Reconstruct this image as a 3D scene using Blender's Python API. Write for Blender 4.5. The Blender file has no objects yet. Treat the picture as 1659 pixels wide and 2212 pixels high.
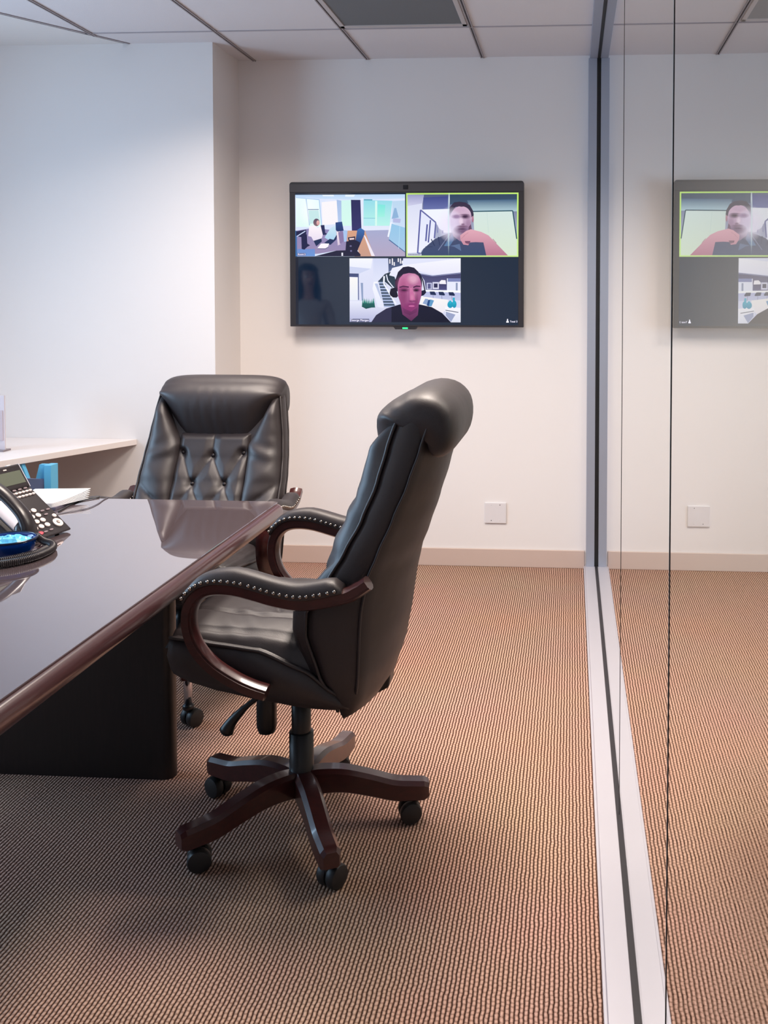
import bpy, bmesh, math, random
from mathutils import Vector, Matrix
random.seed(7)
R = math.radians
PI = math.pi
scn = bpy.context.scene
col = scn.collection

# ------------------------------------------------------------------ camera
F_PX, CX, CY = 2086.2618, 1093.336, 722.8554
YAW, PITCH, ROLL, CAM_H = -0.0676, 0.0368, -0.0023, 1.4257
fwd = Vector((math.sin(YAW)*math.cos(PITCH), math.cos(YAW)*math.cos(PITCH), -math.sin(PITCH)))
right = Vector((math.cos(YAW), -math.sin(YAW), 0))
down = fwd.cross(right)
r2 = right*math.cos(ROLL) + down*math.sin(ROLL)
d2 = -right*math.sin(ROLL) + down*math.cos(ROLL)
cam_d = bpy.data.cameras.new('camera')
cam = bpy.data.objects.new('camera', cam_d); col.objects.link(cam)
m3 = Matrix((r2, -d2, -fwd)).transposed()
cam.matrix_world = Matrix.Translation((0, 0, CAM_H)) @ m3.to_4x4()
cam_d.sensor_fit = 'HORIZONTAL'; cam_d.sensor_width = 36
cam_d.lens = 36*F_PX/1659
cam_d.shift_x = (829.5-CX)/1659
cam_d.shift_y = -(1106-CY)/1659
cam_d.clip_start = 0.02; cam_d.clip_end = 60
scn.camera = cam

# ------------------------------------------------------------------ light
scn.view_settings.view_transform = 'Standard'
scn.view_settings.look = 'None'
scn.view_settings.exposure = 0.0
scn.view_settings.gamma = 1.0
scn.view_settings.use_curve_mapping = False
w = bpy.data.worlds.new('world'); scn.world = w; w.use_nodes = True
w.node_tree.nodes['Background'].inputs[0].default_value = (0.30, 0.45, 0.75, 1)
w.node_tree.nodes['Background'].inputs[1].default_value = 0.6

def area(name, loc, rot, sx, sy, power, color, spread=180, shape='RECTANGLE'):
    l = bpy.data.lights.new(name, 'AREA'); l.shape = shape; l.size = sx
    if shape in ('RECTANGLE', 'ELLIPSE'): l.size_y = sy
    l.energy = power; l.color = color; l.spread = R(spread)
    o = bpy.data.objects.new(name, l); col.objects.link(o)
    o.location = loc; o.rotation_euler = rot
    return o
HC = 2.693
WARM = (1.0, 0.87, 0.77)
# ceiling lamps of the room (recessed, above the picture); the last is added fill
area('ceiling_lamp_light', (-1.39, 3.70, HC-0.03), (0, 0, 0), 0.5, 0.5, 27, WARM, 142)
area('ceiling_lamp_light', (-0.32, 2.90, HC-0.03), (0, 0, 0), 0.5, 1.0, 55, WARM, 145)
area('ceiling_lamp_light', (-2.9, -1.0, HC-0.03), (0, 0, 0), 0.5, 1.1, 26, WARM, 160)  # unseen fill light, added to brighten the rear of the room
# corridor lamp behind the glass
area('corridor_lamp_light', (1.1, 3.2, HC-0.03), (0, 0, 0), 0.5, 1.1, 22, (1.0, 0.90, 0.81), 160)
# daylight through the long window on the left
WDIR = Vector((-0.43, -0.903, 0)).normalized()       # along the window wall, towards the camera
WNOR = Vector((0.903, -0.43, 0)).normalized()        # into the room
WP0 = Vector((-3.10, 4.723, 0))                      # where the window wall meets the back wall
wc = WP0 + WDIR*2.7 + Vector((0, 0, 1.55)) - WNOR*0.02
dl = area('window_daylight', wc, (0, 0, 0), 3.0, 1.3, 124, (0.50, 0.74, 1.0), 180)
dl.rotation_euler = WNOR.to_track_quat('-Z', 'Y').to_euler()

# ------------------------------------------------------------------ helpers
def lin(c):
    if isinstance(c, str):
        c = tuple(int(c[i:i+2], 16)/255 for i in (0, 2, 4))
    return tuple(x/12.92 if x <= 0.04045 else ((x+0.055)/1.055)**2.4 for x in c) + (1,)

def mat(name, color, rough=0.5, metal=0.0, spec=0.5, coat=0.0, coat_rough=0.1, emis=None, estr=0, ior=None):
    m = bpy.data.materials.new(name); m.use_nodes = True
    b = m.node_tree.nodes['Principled BSDF']
    b.inputs['Base Color'].default_value = lin(color)
    b.inputs['Roughness'].default_value = rough
    b.inputs['Metallic'].default_value = metal
    b.inputs['Specular IOR Level'].default_value = spec
    b.inputs['Coat Weight'].default_value = coat
    b.inputs['Coat Roughness'].default_value = coat_rough
    if ior: b.inputs['IOR'].default_value = ior
    if emis:
        b.inputs['Emission Color'].default_value = lin(emis); b.inputs['Emission Strength'].default_value = estr
    return m

def N(m, t, **kw):
    n = m.node_tree.nodes.new(t)
    for k, v in kw.items(): setattr(n, k, v)
    return n
def L(m, a, b): m.node_tree.links.new(a, b)

def add_bump(m, scale, strength, dist=0.002, kind='noise', detail=3, stretch=None, rough_var=0.0, col_var=0.0):
    b = m.node_tree.nodes['Principled BSDF']
    tc = N(m, 'ShaderNodeTexCoord'); src = tc.outputs['Object']
    if stretch:
        mp = N(m, 'ShaderNodeMapping'); mp.inputs['Scale'].default_value = stretch
        L(m, src, mp.inputs[0]); src = mp.outputs[0]
    if kind == 'noise':
        t = N(m, 'ShaderNodeTexNoise'); t.inputs['Scale'].default_value = scale; t.inputs['Detail'].default_value = detail
        out = t.outputs['Fac']
    else:
        t = N(m, 'ShaderNodeTexVoronoi'); t.inputs['Scale'].default_value = scale; out = t.outputs['Distance']
    L(m, src, t.inputs['Vector'])
    bp = N(m, 'ShaderNodeBump'); bp.inputs['Strength'].default_value = strength; bp.inputs['Distance'].default_value = dist
    L(m, out, bp.inputs['Height']); L(m, bp.outputs[0], b.inputs['Normal'])
    return m

def link(me_name, me, m, parent=None, smooth=True, name=None):
    o = bpy.data.objects.new(name or me_name, me); col.objects.link(o)
    if m is not None: me.materials.append(m)
    if smooth:
        for p in me.polygons: p.use_smooth = True
    if parent: o.parent = parent
    return o
def obj(name, bm, m, parent=None, smooth=True, bevel=0, sub=0, auto=None):
    bmesh.ops.recalc_face_normals(bm, faces=bm.faces)
    me = bpy.data.meshes.new(name); bm.to_mesh(me); bm.free()
    o = link(name, me, m, parent, smooth)
    if bevel:
        b = o.modifiers.new('bevel', 'BEVEL'); b.width = bevel; b.segments = 3; b.limit_method = 'ANGLE'; b.angle_limit = R(40)
        b.harden_normals = False
    if sub:
        s = o.modifiers.new('sub', 'SUBSURF'); s.levels = sub; s.render_levels = sub
    if auto is not None:
        me.set_sharp_from_angle(angle=R(auto))
    return o
def tag(o, label=None, cat=None, group=None, kind=None):
    if label: o['label'] = label
    if cat: o['category'] = cat
    if group: o['group'] = group
    if kind: o['kind'] = kind
    return o
def empty(name, loc, rz=0, label=None, cat=None, group=None):
    o = bpy.data.objects.new(name, None); col.objects.link(o); o.location = loc; o.rotation_euler = (0, 0, rz)
    o.empty_display_size = 0.1
    return tag(o, label, cat, group)
def box(bm, x0, x1, y0, y1, z0, z1, M=None):
    vs = [bm.verts.new((x, y, z)) for x in (x0, x1) for y in (y0, y1) for z in (z0, z1)]
    if M is not None:
        for v in vs: v.co = M @ v.co
    for f in ((0, 1, 3, 2), (4, 6, 7, 5), (0, 4, 5, 1), (2, 3, 7, 6), (0, 2, 6, 4), (1, 5, 7, 3)):
        bm.faces.new([vs[i] for i in f])
    return vs
def prism(bm, pts, z0, z1):
    a = [bm.verts.new((x, y, z0)) for x, y in pts]; b = [bm.verts.new((x, y, z1)) for x, y in pts]
    bm.faces.new(a[::-1]); bm.faces.new(b)
    n = len(pts)
    for i in range(n): bm.faces.new((a[i], a[(i+1) % n], b[(i+1) % n], b[i]))
def prism_y(bm, pts, y0, y1):      # pts in (x, z)
    a = [bm.verts.new((x, y0, z)) for x, z in pts]; b = [bm.verts.new((x, y1, z)) for x, z in pts]
    bm.faces.new(a); bm.faces.new(b[::-1])
    n = len(pts)
    for i in range(n): bm.faces.new((a[i], b[i], b[(i+1) % n], a[(i+1) % n]))
def loft(bm, rings, cap=True, closed=True):
    vr = [[bm.verts.new(p) for p in r] for r in rings]
    n = len(vr[0])
    for i in range(len(vr)-1):
        for j in range(n if closed else n-1):
            k = (j+1) % n
            bm.faces.new((vr[i][j], vr[i][k], vr[i+1][k], vr[i+1][j]))
    if cap and closed:
        bm.faces.new(vr[0][::-1]); bm.faces.new(vr[-1])
    return vr
def grid(bm, fn, nu, nv):
    vr = [[bm.verts.new(fn(i/nu, j/nv)) for j in range(nv+1)] for i in range(nu+1)]
    for i in range(nu):
        for j in range(nv):
            bm.faces.new((vr[i][j], vr[i+1][j], vr[i+1][j+1], vr[i][j+1]))
def lathe(bm, prof, seg=24, M=None, cap=True):
    rings = []
    for r, z in prof:
        rr = [Vector((r*math.cos(2*PI*k/seg), r*math.sin(2*PI*k/seg), z)) for k in range(seg)]
        if M is not None: rr = [M @ p for p in rr]
        rings.append(rr)
    loft(bm, rings, cap)
def spline(pts, n):
    """Catmull-Rom through points, n samples"""
    P = [Vector(p) for p in pts]; P = [2*P[0]-P[1]] + P + [2*P[-1]-P[-2]]
    m = len(P)-3; out = []
    for i in range(n+1):
        u = i/n*m; k = min(int(u), m-1); t = u-k
        a, b, c, d = P[k:k+4]
        out.append(0.5*((2*b)+(c-a)*t+(2*a-5*b+4*c-d)*t*t+(3*b-a-3*c+d)*t*t*t))
    return out
def tube(bm, pts, rad, seg=8, cap=True):
    rings = []; prev = None
    for i, p in enumerate(pts):
        t = (pts[min(i+1, len(pts)-1)]-pts[max(i-1, 0)]).normalized()
        if prev is None:
            up = Vector((0, 0, 1)) if abs(t.z) < 0.9 else Vector((1, 0, 0))
        else: up = prev
        n = (up-t*up.dot(t)).normalized(); prev = n; b = t.cross(n)
        r = rad(i/(len(pts)-1)) if callable(rad) else rad
        rings.append([p+(n*math.cos(2*PI*k/seg)+b*math.sin(2*PI*k/seg))*r for k in range(seg)])
    loft(bm, rings, cap)
def interp(tab, x):
    if x <= tab[0][0]: return tab[0][1:]
    for a, b in zip(tab, tab[1:]):
        if x <= b[0]:
            t = (x-a[0])/(b[0]-a[0]); t = t*t*(3-2*t)*0.35+t*0.65
            return tuple(p+(q-p)*t for p, q in zip(a[1:], b[1:]))
    return tab[-1][1:]

# ------------------------------------------------------------------ materials
M_wall = add_bump(mat('wall_paint', (0.90, 0.885, 0.88), 0.7, spec=0.25), 180, 0.06, 0.0006)
M_wall_b = add_bump(mat('wall_paint_beige', (0.80, 0.75, 0.72), 0.7, spec=0.25), 180, 0.06, 0.0006)
M_ceil = add_bump(mat('ceiling_tile', (0.84, 0.835, 0.85), 0.9, spec=0.1), 260, 0.35, 0.002, detail=5)
M_soffit = mat('soffit_paint', (0.86, 0.86, 0.86), 0.8, spec=0.2)
M_tbar = mat('tbar_metal', (0.62, 0.60, 0.62), 0.5, spec=0.3)
M_gap = mat('shadow_gap', (0.12, 0.15, 0.20), 0.6)
M_base = mat('vinyl_baseboard', (0.78, 0.70, 0.66), 0.45)
M_white = mat('white_plastic', (0.86, 0.85, 0.86), 0.35)
M_alu = mat('satin_aluminium', (0.80, 0.79, 0.82), 0.42, metal=0.45)
M_gasket = mat('dark_gasket', (0.15, 0.135, 0.155), 0.5)
M_gasket2 = mat('dark_jamb_gasket', (0.06, 0.065, 0.085), 0.5)
M_alu2 = mat('shaded_aluminium', (0.64, 0.665, 0.725), 0.45, metal=0.4)  # aluminium copy for header and jamb, the header's shade put into its colour
M_counter = mat('counter_white', (0.90, 0.87, 0.86), 0.35)
M_blackp = mat('black_plastic', (0.10, 0.10, 0.11), 0.38)
M_caster = mat('caster_rubber', (0.13, 0.125, 0.13), 0.5)
M_chrome = mat('chrome', (0.8, 0.82, 0.86), 0.08, metal=1)
M_nail = mat('nail_brass', (0.62, 0.58, 0.55), 0.22, metal=1)
M_hole = mat('dark_hole', (0.12, 0.10, 0.10), 0.7)

def leather():
    m = mat('black_leather', (0.165, 0.138, 0.145), 0.46, spec=0.6)
    b = m.node_tree.nodes['Principled BSDF']
    tc = N(m, 'ShaderNodeTexCoord')
    v = N(m, 'ShaderNodeTexVoronoi'); v.inputs['Scale'].default_value = 520
    n = N(m, 'ShaderNodeTexNoise'); n.inputs['Scale'].default_value = 9; n.inputs['Detail'].default_value = 2
    L(m, tc.outputs['Object'], v.inputs['Vector']); L(m, tc.outputs['Object'], n.inputs['Vector'])
    b1 = N(m, 'ShaderNodeBump'); b1.inputs['Strength'].default_value = 0.18; b1.inputs['Distance'].default_value = 0.0008
    b2 = N(m, 'ShaderNodeBump'); b2.inputs['Strength'].default_value = 0.35; b2.inputs['Distance'].default_value = 0.006
    L(m, v.outputs['Distance'], b1.inputs['Height']); L(m, n.outputs['Fac'], b2.inputs['Height'])
    L(m, b2.outputs[0], b1.inputs['Normal']); L(m, b1.outputs[0], b.inputs['Normal'])
    mr = N(m, 'ShaderNodeMapRange'); mr.inputs[3].default_value = 0.42; mr.inputs[4].default_value = 0.56
    L(m, n.outputs['Fac'], mr.inputs[0]); L(m, mr.outputs[0], b.inputs['Roughness'])
    return m
M_leather = leather()

def wood(name, c1, c2, axis=(1, 12, 12), rough=0.25, coat=0.6):
    m = mat(name, c1, rough, coat=coat, coat_rough=0.08)
    b = m.node_tree.nodes['Principled BSDF']
    tc = N(m, 'ShaderNodeTexCoord'); mp = N(m, 'ShaderNodeMapping'); mp.inputs['Scale'].default_value = axis
    n = N(m, 'ShaderNodeTexNoise'); n.inputs['Scale'].default_value = 6; n.inputs['Detail'].default_value = 6; n.inputs['Distortion'].default_value = 0.6
    cr = N(m, 'ShaderNodeValToRGB'); cr.color_ramp.elements[0].color = lin(c1); cr.color_ramp.elements[1].color = lin(c2)
    cr.color_ramp.elements[0].position = 0.35; cr.color_ramp.elements[1].position = 0.7
    L(m, tc.outputs['Object'], mp.inputs[0]); L(m, mp.outputs[0], n.inputs['Vector'])
    L(m, n.outputs['Fac'], cr.inputs[0]); L(m, cr.outputs[0], b.inputs['Base Color'])
    return m
M_wood = wood('mahogany', (0.23, 0.10, 0.10), (0.275, 0.12, 0.115), (4, 12, 12), rough=0.3, coat=0.5)
M_tedge = wood('table_edge_wood', (0.26, 0.155, 0.165), (0.295, 0.18, 0.19), (14, 1, 14), rough=0.3, coat=0.4)
M_tbase = wood('dark_table_wood', (0.085, 0.07, 0.08), (0.12, 0.09, 0.10), (20, 20, 2), rough=0.4, coat=0.2)

def carpet():
    m = mat('loop_carpet', (0.5, 0.35, 0.28), 0.95, spec=0.05)
    b = m.node_tree.nodes['Principled BSDF']
    tc = N(m, 'ShaderNodeTexCoord')
    nz = N(m, 'ShaderNodeTexNoise'); nz.inputs['Scale'].default_value = 30; nz.inputs['Detail'].default_value = 2
    L(m, tc.outputs['Object'], nz.inputs['Vector'])
    ad = N(m, 'ShaderNodeVectorMath', operation='MULTIPLY_ADD')
    sub = N(m, 'ShaderNodeVectorMath', operation='SUBTRACT'); sub.inputs[1].default_value = (0.5, 0.5, 0.5)
    L(m, nz.outputs['Color'], sub.inputs[0]); L(m, sub.outputs[0], ad.inputs[0])
    ad.inputs[1].default_value = (0.006, 0.014, 0); L(m, tc.outputs['Object'], ad.inputs[2])
    sp = N(m, 'ShaderNodeSeparateXYZ'); L(m, ad.outputs[0], sp.inputs[0])
    def M2(op, a, c=None, d=None):
        n = N(m, 'ShaderNodeMath', operation=op)
        for i, q in enumerate((a, c, d)):
            if q is None: continue
            if isinstance(q, (int, float)): n.inputs[i].default_value = q
            else: L(m, q, n.inputs[i])
        return n.outputs[0]
    xs = M2('DIVIDE', sp.outputs['X'], 0.0098)
    row = M2('FLOOR', xs); fx = M2('SUBTRACT', xs, row)
    half = M2('MULTIPLY', M2('MODULO', M2('ABSOLUTE', row), 2.0), 0.5)
    ys = M2('ADD', M2('DIVIDE', sp.outputs['Y'], 0.0135), half)
    fy = M2('FRACT', ys)
    hx = M2('SUBTRACT', 1.0, M2('POWER', M2('ABSOLUTE', M2('MULTIPLY_ADD', fx, 2.0, -1.0)), 2.2))
    hy = M2('SUBTRACT', 1.0, M2('POWER', M2('ABSOLUTE', M2('MULTIPLY_ADD', fy, 2.0, -1.0)), 2.2))
    h = M2('MULTIPLY', hx, M2('MULTIPLY_ADD', hy, 0.38, 0.62))
    n2 = N(m, 'ShaderNodeTexNoise'); n2.inputs['Scale'].default_value = 420; n2.inputs['Detail'].default_value = 2
    L(m, tc.outputs['Object'], n2.inputs['Vector'])
    h2 = M2('ADD', h, M2('MULTIPLY', M2('SUBTRACT', n2.outputs['Fac'], 0.5), 0.5))
    cr = N(m, 'ShaderNodeValToRGB')
    e = cr.color_ramp.elements
    e[0].position = 0.08; e[0].color = lin((0.17, 0.10, 0.07)); e[1].position = 0.97; e[1].color = lin((0.87, 0.715, 0.635))  # low gaps between loops: dark backing, with recess shade put into the colour
    k = cr.color_ramp.elements.new(0.45); k.color = lin((0.51, 0.38, 0.32))
    L(m, h2, cr.inputs[0])
    n3 = N(m, 'ShaderNodeTexNoise'); n3.inputs['Scale'].default_value = 2.2; n3.inputs['Detail'].default_value = 3
    L(m, tc.outputs['Object'], n3.inputs['Vector'])
    mx = N(m, 'ShaderNodeMix', data_type='RGBA', blend_type='MULTIPLY'); mx.inputs['Factor'].default_value = 0.22
    L(m, cr.outputs[0], mx.inputs['A']); L(m, n3.outputs['Color'], mx.inputs['B'])
    L(m, mx.outputs['Result'], b.inputs['Base Color'])
    bp = N(m, 'ShaderNodeBump'); bp.inputs['Strength'].default_value = 0.8; bp.inputs['Distance'].default_value = 0.004
    L(m, h2, bp.inputs['Height']); L(m, bp.outputs[0], b.inputs['Normal'])
    return m
M_carpet = carpet()

def schlick_mix(name, r0, base_shader, double=True, rough=0.0, tint=(1, 1, 1), boost=1.0):
    """mirror-like surface over `base_shader`, reflectance by angle"""
    m = bpy.data.materials.new(name); m.use_nodes = True
    nt = m.node_tree; nt.nodes.clear()
    out = N(m, 'ShaderNodeOutputMaterial'); mix = N(m, 'ShaderNodeMixShader')
    gl = N(m, 'ShaderNodeBsdfGlossy'); gl.inputs['Roughness'].default_value = rough
    gl.inputs['Color'].default_value = (*tint, 1)
    g = N(m, 'ShaderNodeNewGeometry'); dt = N(m, 'ShaderNodeVectorMath', operation='DOT_PRODUCT')
    L(m, g.outputs['Incoming'], dt.inputs[0]); L(m, g.outputs['Normal'], dt.inputs[1])
    def M2(op, a, c=None):
        n = N(m, 'ShaderNodeMath', operation=op)
        for i, q in enumerate((a, c)):
            if q is None: continue
            if isinstance(q, (int, float)): n.inputs[i].default_value = q
            else: L(m, q, n.inputs[i])
        return n.outputs[0]
    F = M2('ADD', M2('MULTIPLY', M2('POWER', M2('SUBTRACT', 1.0, M2('ABSOLUTE', dt.outputs['Value'])), 5.0), 1-r0), r0)
    if double: F = M2('DIVIDE', M2('MULTIPLY', F, 2.0), M2('ADD', F, 1.0))
    if boost != 1: F = M2('MINIMUM', M2('MULTIPLY', F, boost), 1.0)
    L(m, F, mix.inputs[0]); L(m, base_shader(m), mix.inputs[1]); L(m, gl.outputs[0], mix.inputs[2]); L(m, mix.outputs[0], out.inputs[0])
    return m
def _transp(c):
    def f(m):
        t = N(m, 'ShaderNodeBsdfTransparent'); t.inputs[0].default_value = (*c, 1); return t.outputs[0]
    return f
def _diff(c, rough=0.6):
    def f(m):
        t = N(m, 'ShaderNodeBsdfDiffuse'); t.inputs[0].default_value = lin(c); return t.outputs[0]
    return f
M_glass = schlick_mix('partition_glass', 0.04, _transp((0.90, 0.95, 0.92)))
M_glass_clear = bpy.data.materials.new('glass_back_face'); M_glass_clear.use_nodes = True
_nt = M_glass_clear.node_tree; _nt.nodes.clear()
_o = _nt.nodes.new('ShaderNodeOutputMaterial'); _t = _nt.nodes.new('ShaderNodeBsdfTransparent'); _nt.links.new(_t.outputs[0], _o.inputs[0])
M_ttop = schlick_mix('table_glass_over_wood', 0.16, _diff((0.37, 0.32, 0.33)), double=True, rough=0.015, tint=(0.97, 0.97, 1.0))

# ------------------------------------------------------------------ room shell
D = 5.0934; XG = 0.1358
def st(name, bm, m, **k):
    o = obj(name, bm, m, smooth=k.pop('smooth', False), **k); o['kind'] = 'structure'; return o
bm = bmesh.new(); box(bm, -5.2, 2.4, -2.6, 7.0, -0.06, 0.0); st('floor', bm, M_carpet)
bm = bmesh.new(); box(bm, -1.7808, 2.4, D, D+0.12, 0, HC+0.1); st('wall_back', bm, M_wall)
bm = bmesh.new(); box(bm, -4.2, -1.7808, 4.723, D+0.12, 0, HC+0.1); st('wall_column', bm, M_wall)
# ceiling: tiles up to the slanted soffit edge
A0 = Vector((-2.207, 4.721)); A1 = Vector((-2.544, 4.186)); ad = (A1-A0).normalized()
Aend = A0+ad*9.0
Aback = A0-ad*0.5
bm = bmesh.new(); prism(bm, [(2.4, 7.0), (Aback.x, 7.0), (Aback.x, Aback.y), (Aend.x, Aend.y), (Aend.x, -3.2), (2.4, -3.2)], HC, HC+0.06)
st('ceiling', bm, M_ceil)
nrm = Vector((ad.y, -ad.x))*1.0
if nrm.x > 0: nrm = -nrm
g0 = A0+nrm*0.022; g1 = Aend+nrm*0.022; gb = Aback+nrm*0.022
bm = bmesh.new(); prism(bm, [(gb.x, gb.y), (g1.x, g1.y), (-9.5, g1.y), (-9.5, 7), (gb.x, 7)], HC, HC+0.06)
st('ceiling_soffit', bm, M_soffit).name = 'ceiling_soffit'
bm = bmesh.new(); prism(bm, [(Aback.x, Aback.y), (Aend.x, Aend.y), (g1.x, g1.y), (gb.x, gb.y)], HC+0.03, HC+0.07)
st('trim_1', bm, M_gap)
e0 = A0-nrm*0.012; e1 = Aend-nrm*0.012
bm = bmesh.new(); prism(bm, [(A0.x, A0.y), (Aend.x, Aend.y), (e1.x, e1.y), (e0.x, e0.y)], HC-0.004, HC+0.002)
st('trim_2', bm, M_tbar)
# ceiling grid T-bars
TL = 0.6096; GX0 = -1.6926
bm = bmesh.new()
def tbar_len(x):   # keep bars inside the tile field
    t = (x-A0.x)/ad.x if ad.x else 0
    return A0.y+ad.y*t if x < A0.x else D
for k in range(-5, 7):
    x = GX0+TL*k
    y1 = min(D, tbar_len(x)) if x < A0.x else (4.723 if x < -1.7808 else D)
    if x > XG-0.06: y1 = 7
    if abs(x-XG) < 0.06: continue
    box(bm, x-0.009, x-0.0035, -2.6, y1, HC-0.006, HC+0.001)
    box(bm, x+0.0035, x+0.009, -2.6, y1, HC-0.006, HC+0.001)
st('trim_3', bm, mat('tbar_side', (0.60, 0.57, 0.58), 0.5))
bm = bmesh.new()
for k in range(-5, 7):
    x = GX0+TL*k
    y1 = min(D, tbar_len(x)) if x < A0.x else (4.723 if x < -1.7808 else D)
    if x > XG-0.06: y1 = 7
    box(bm, x-0.0035, x+0.0035, -2.6, y1, HC-0.002, HC+0.001)
st('trim_4', bm, mat('tbar_slot', (0.24, 0.22, 0.24), 0.5))
bm = bmesh.new()
for k in range(0, 6):
    y = 4.525-1.2192*k
    xl = A0.x+(y-A0.y)/ad.y*ad.x if y < A0.y else A0.x
    box(bm, xl, 2.4, y-0.005, y+0.005, HC-0.004, HC+0.001)
st('trim_5', bm, mat('tbar_cross', (0.66, 0.64, 0.66), 0.5))
# baseboards
bm = bmesh.new(); box(bm, -1.7808, 0.075, D-0.012, D, 0, 0.095); st('baseboard_back', bm, M_base, bevel=0.003)
bm = bmesh.new(); box(bm, -4.0, -1.775, 4.711, 4.723, 0, 0.095); box(bm, -1.7808, -1.769, 4.711, D-0.012, 0, 0.095); st('baseboard_column', bm, M_base, bevel=0.003)
# walls out of the picture
bm = bmesh.new(); box(bm, -6.5, 2.5, -2.72, -2.6, 0, HC); st('wall_front', bm, M_wall)
bm = bmesh.new(); box(bm, 2.05, 2.17, -2.6, 7.0, 0, HC); st('wall_corridor', bm, M_wall_b)
bm = bmesh.new(); box(bm, 0.18, 2.05, 6.9, 7.0, 0, HC); st('wall_corridor_end', bm, M_wall_b)
bm = bmesh.new(); box(bm, 2.03, 2.05, -2.6, 6.9, 0, 0.1); st('baseboard_corridor', bm, M_base)
# slanted window wall on the left: parapet, piers, lintel
def wprism(bm, a0, a1, d0, d1, z0, z1):
    P = [WP0+WDIR*a0-WNOR*d0, WP0+WDIR*a1-WNOR*d0, WP0+WDIR*a1-WNOR*d1, WP0+WDIR*a0-WNOR*d1]
    prism(bm, [(p.x, p.y) for p in P], z0, z1)
bm = bmesh.new()
wprism(bm, -0.3, 8.3, 0, 0.15, 0, 0.85)
wprism(bm, -0.3, 8.3, 0, 0.15, 2.25, HC+0.05)
wprism(bm, -0.3, 0.85, 0, 0.15, 0.85, 2.25)
wprism(bm, 4.2, 8.3, 0, 0.15, 0.85, 2.25)
st('wall_window', bm, M_wall)
bm = bmesh.new()
for a in (0.85, 1.68, 2.52, 3.35, 4.14): wprism(bm, a, a+0.06, 0.04, 0.11, 0.85, 2.25)
wprism(bm, 0.85, 4.2, 0.04, 0.11, 0.85, 0.91); wprism(bm, 0.85, 4.2, 0.04, 0.11, 2.19, 2.25)
wf = st('window_1', bm, M_white)
bm = bmesh.new(); wprism(bm, 0.5, 4.15, 0.07, 0.078, 0.9, 2.2)
o = obj('window_pane', bm, M_glass_clear, wf, smooth=False)

# ------------------------------------------------------------------ glass partition
bm = bmesh.new()
box(bm, 0.078, XG-0.007, -1.5, D-0.001, 0.0, 0.022)
box(bm, 0.070, 0.078, -1.5, D-0.001, 0.0, 0.013)
box(bm, XG+0.012, XG+0.062, -1.5, D-0.001, 0.0, 0.022)
st('trim_6', bm, M_alu, bevel=0.0015)
bm = bmesh.new(); box(bm, XG-0.007, XG+0.012, -1.5, D-0.001, 0.0, 0.024); st('trim_7', bm, M_gasket)
bm = bmesh.new()
box(bm, 0.088, XG-0.007, -1.5, D-0.001, HC-0.025, HC-0.001)
box(bm, XG+0.012, XG+0.055, -1.5, D-0.001, HC-0.025, HC-0.001)
st('trim_8', bm, M_alu2, bevel=0.0015)
bm = bmesh.new(); box(bm, XG-0.007, XG+0.012, -1.5, D-0.001, HC-0.027, HC-0.001); st('trim_9', bm, M_gasket2)
bm = bmesh.new()
box(bm, 0.082, XG-0.010, D-0.05, D-0.001, 0.022, HC-0.025)
box(bm, XG+0.012, XG+0.055, D-0.05, D-0.001, 0.022, HC-0.025)
st('trim_10', bm, M_alu2, bevel=0.0015)
bm = bmesh.new(); box(bm, XG-0.010, XG+0.012, D-0.045, D-0.001, 0.02, HC-0.02); st('trim_11', bm, M_gasket2)
def glass_panel(y0, y1, n):
    bm = bmesh.new(); box(bm, XG, XG+0.010, y0, y1, 0.024, HC-0.027)
    bm.faces.ensure_lookup_table()
    for f in bm.faces: f.material_index = 1
    f = min(bm.faces, key=lambda q: q.calc_center_median().x); f.material_index = 0
    bmesh.ops.recalc_face_normals(bm, faces=bm.faces)
    me = bpy.data.meshes.new('window_%d' % n); bm.to_mesh(me); bm.free()
    me.materials.append(M_glass); me.materials.append(M_glass_clear)
    o = bpy.data.objects.new('window_%d' % n, me); col.objects.link(o); o['kind'] = 'structure'
J1, J2 = 2.5965, 1.3247
glass_panel(J1+0.0025, D-0.045, 2); glass_panel(J2+0.003, J1-0.0025, 3); glass_panel(-1.5, J2-0.003, 4)
bm = bmesh.new(); box(bm, XG-0.0008, XG+0.001, J1-0.0025, J1+0.0025, 0.024, HC-0.027); st('trim_12', bm, mat('joint_silicone', (0.07, 0.06, 0.07), 0.5))
bm = bmesh.new(); box(bm, XG-0.0008, XG+0.001, J2-0.003, J2+0.001, 0.024, HC-0.027); st('trim_13', bm, bpy.data.materials['joint_silicone'])
bm = bmesh.new(); box(bm, XG-0.0008, XG+0.001, J2+0.0013, J2+0.003, 0.024, 2.2); st('trim_14', bm, mat('glass_edge', (0.62, 0.78, 0.86), 0.1))

# ------------------------------------------------------------------ ceiling panel (unlit fixture)
ceil_p = empty('ceiling_panel', (-0.783, 3.895, HC), 0, 'grey unlit recessed ceiling panel in a white frame, above the television', 'ceiling panel')
bm = bmesh.new()
hx, hy = 0.296, 0.6
for (a, b, c, d) in ((-hx, hx, hy-0.035, hy), (-hx, hx, -hy, -hy+0.035), (-hx, -hx+0.022, -hy, hy), (hx-0.022, hx, -hy, hy)):
    box(bm, a, b, c, d, -0.007, 0.0)
obj('frame', bm, mat('fixture_frame', (0.72, 0.70, 0.70), 0.5), ceil_p, False, bevel=0.002)
bm = bmesh.new(); box(bm, -hx+0.02, hx-0.02, -hy+0.03, hy-0.03, -0.003, 0.0)
obj('diffuser', bm, add_bump(mat('grey_diffuser', (0.44, 0.455, 0.47), 0.8, spec=0.15), 60, 0.2, 0.003), ceil_p, False)

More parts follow.
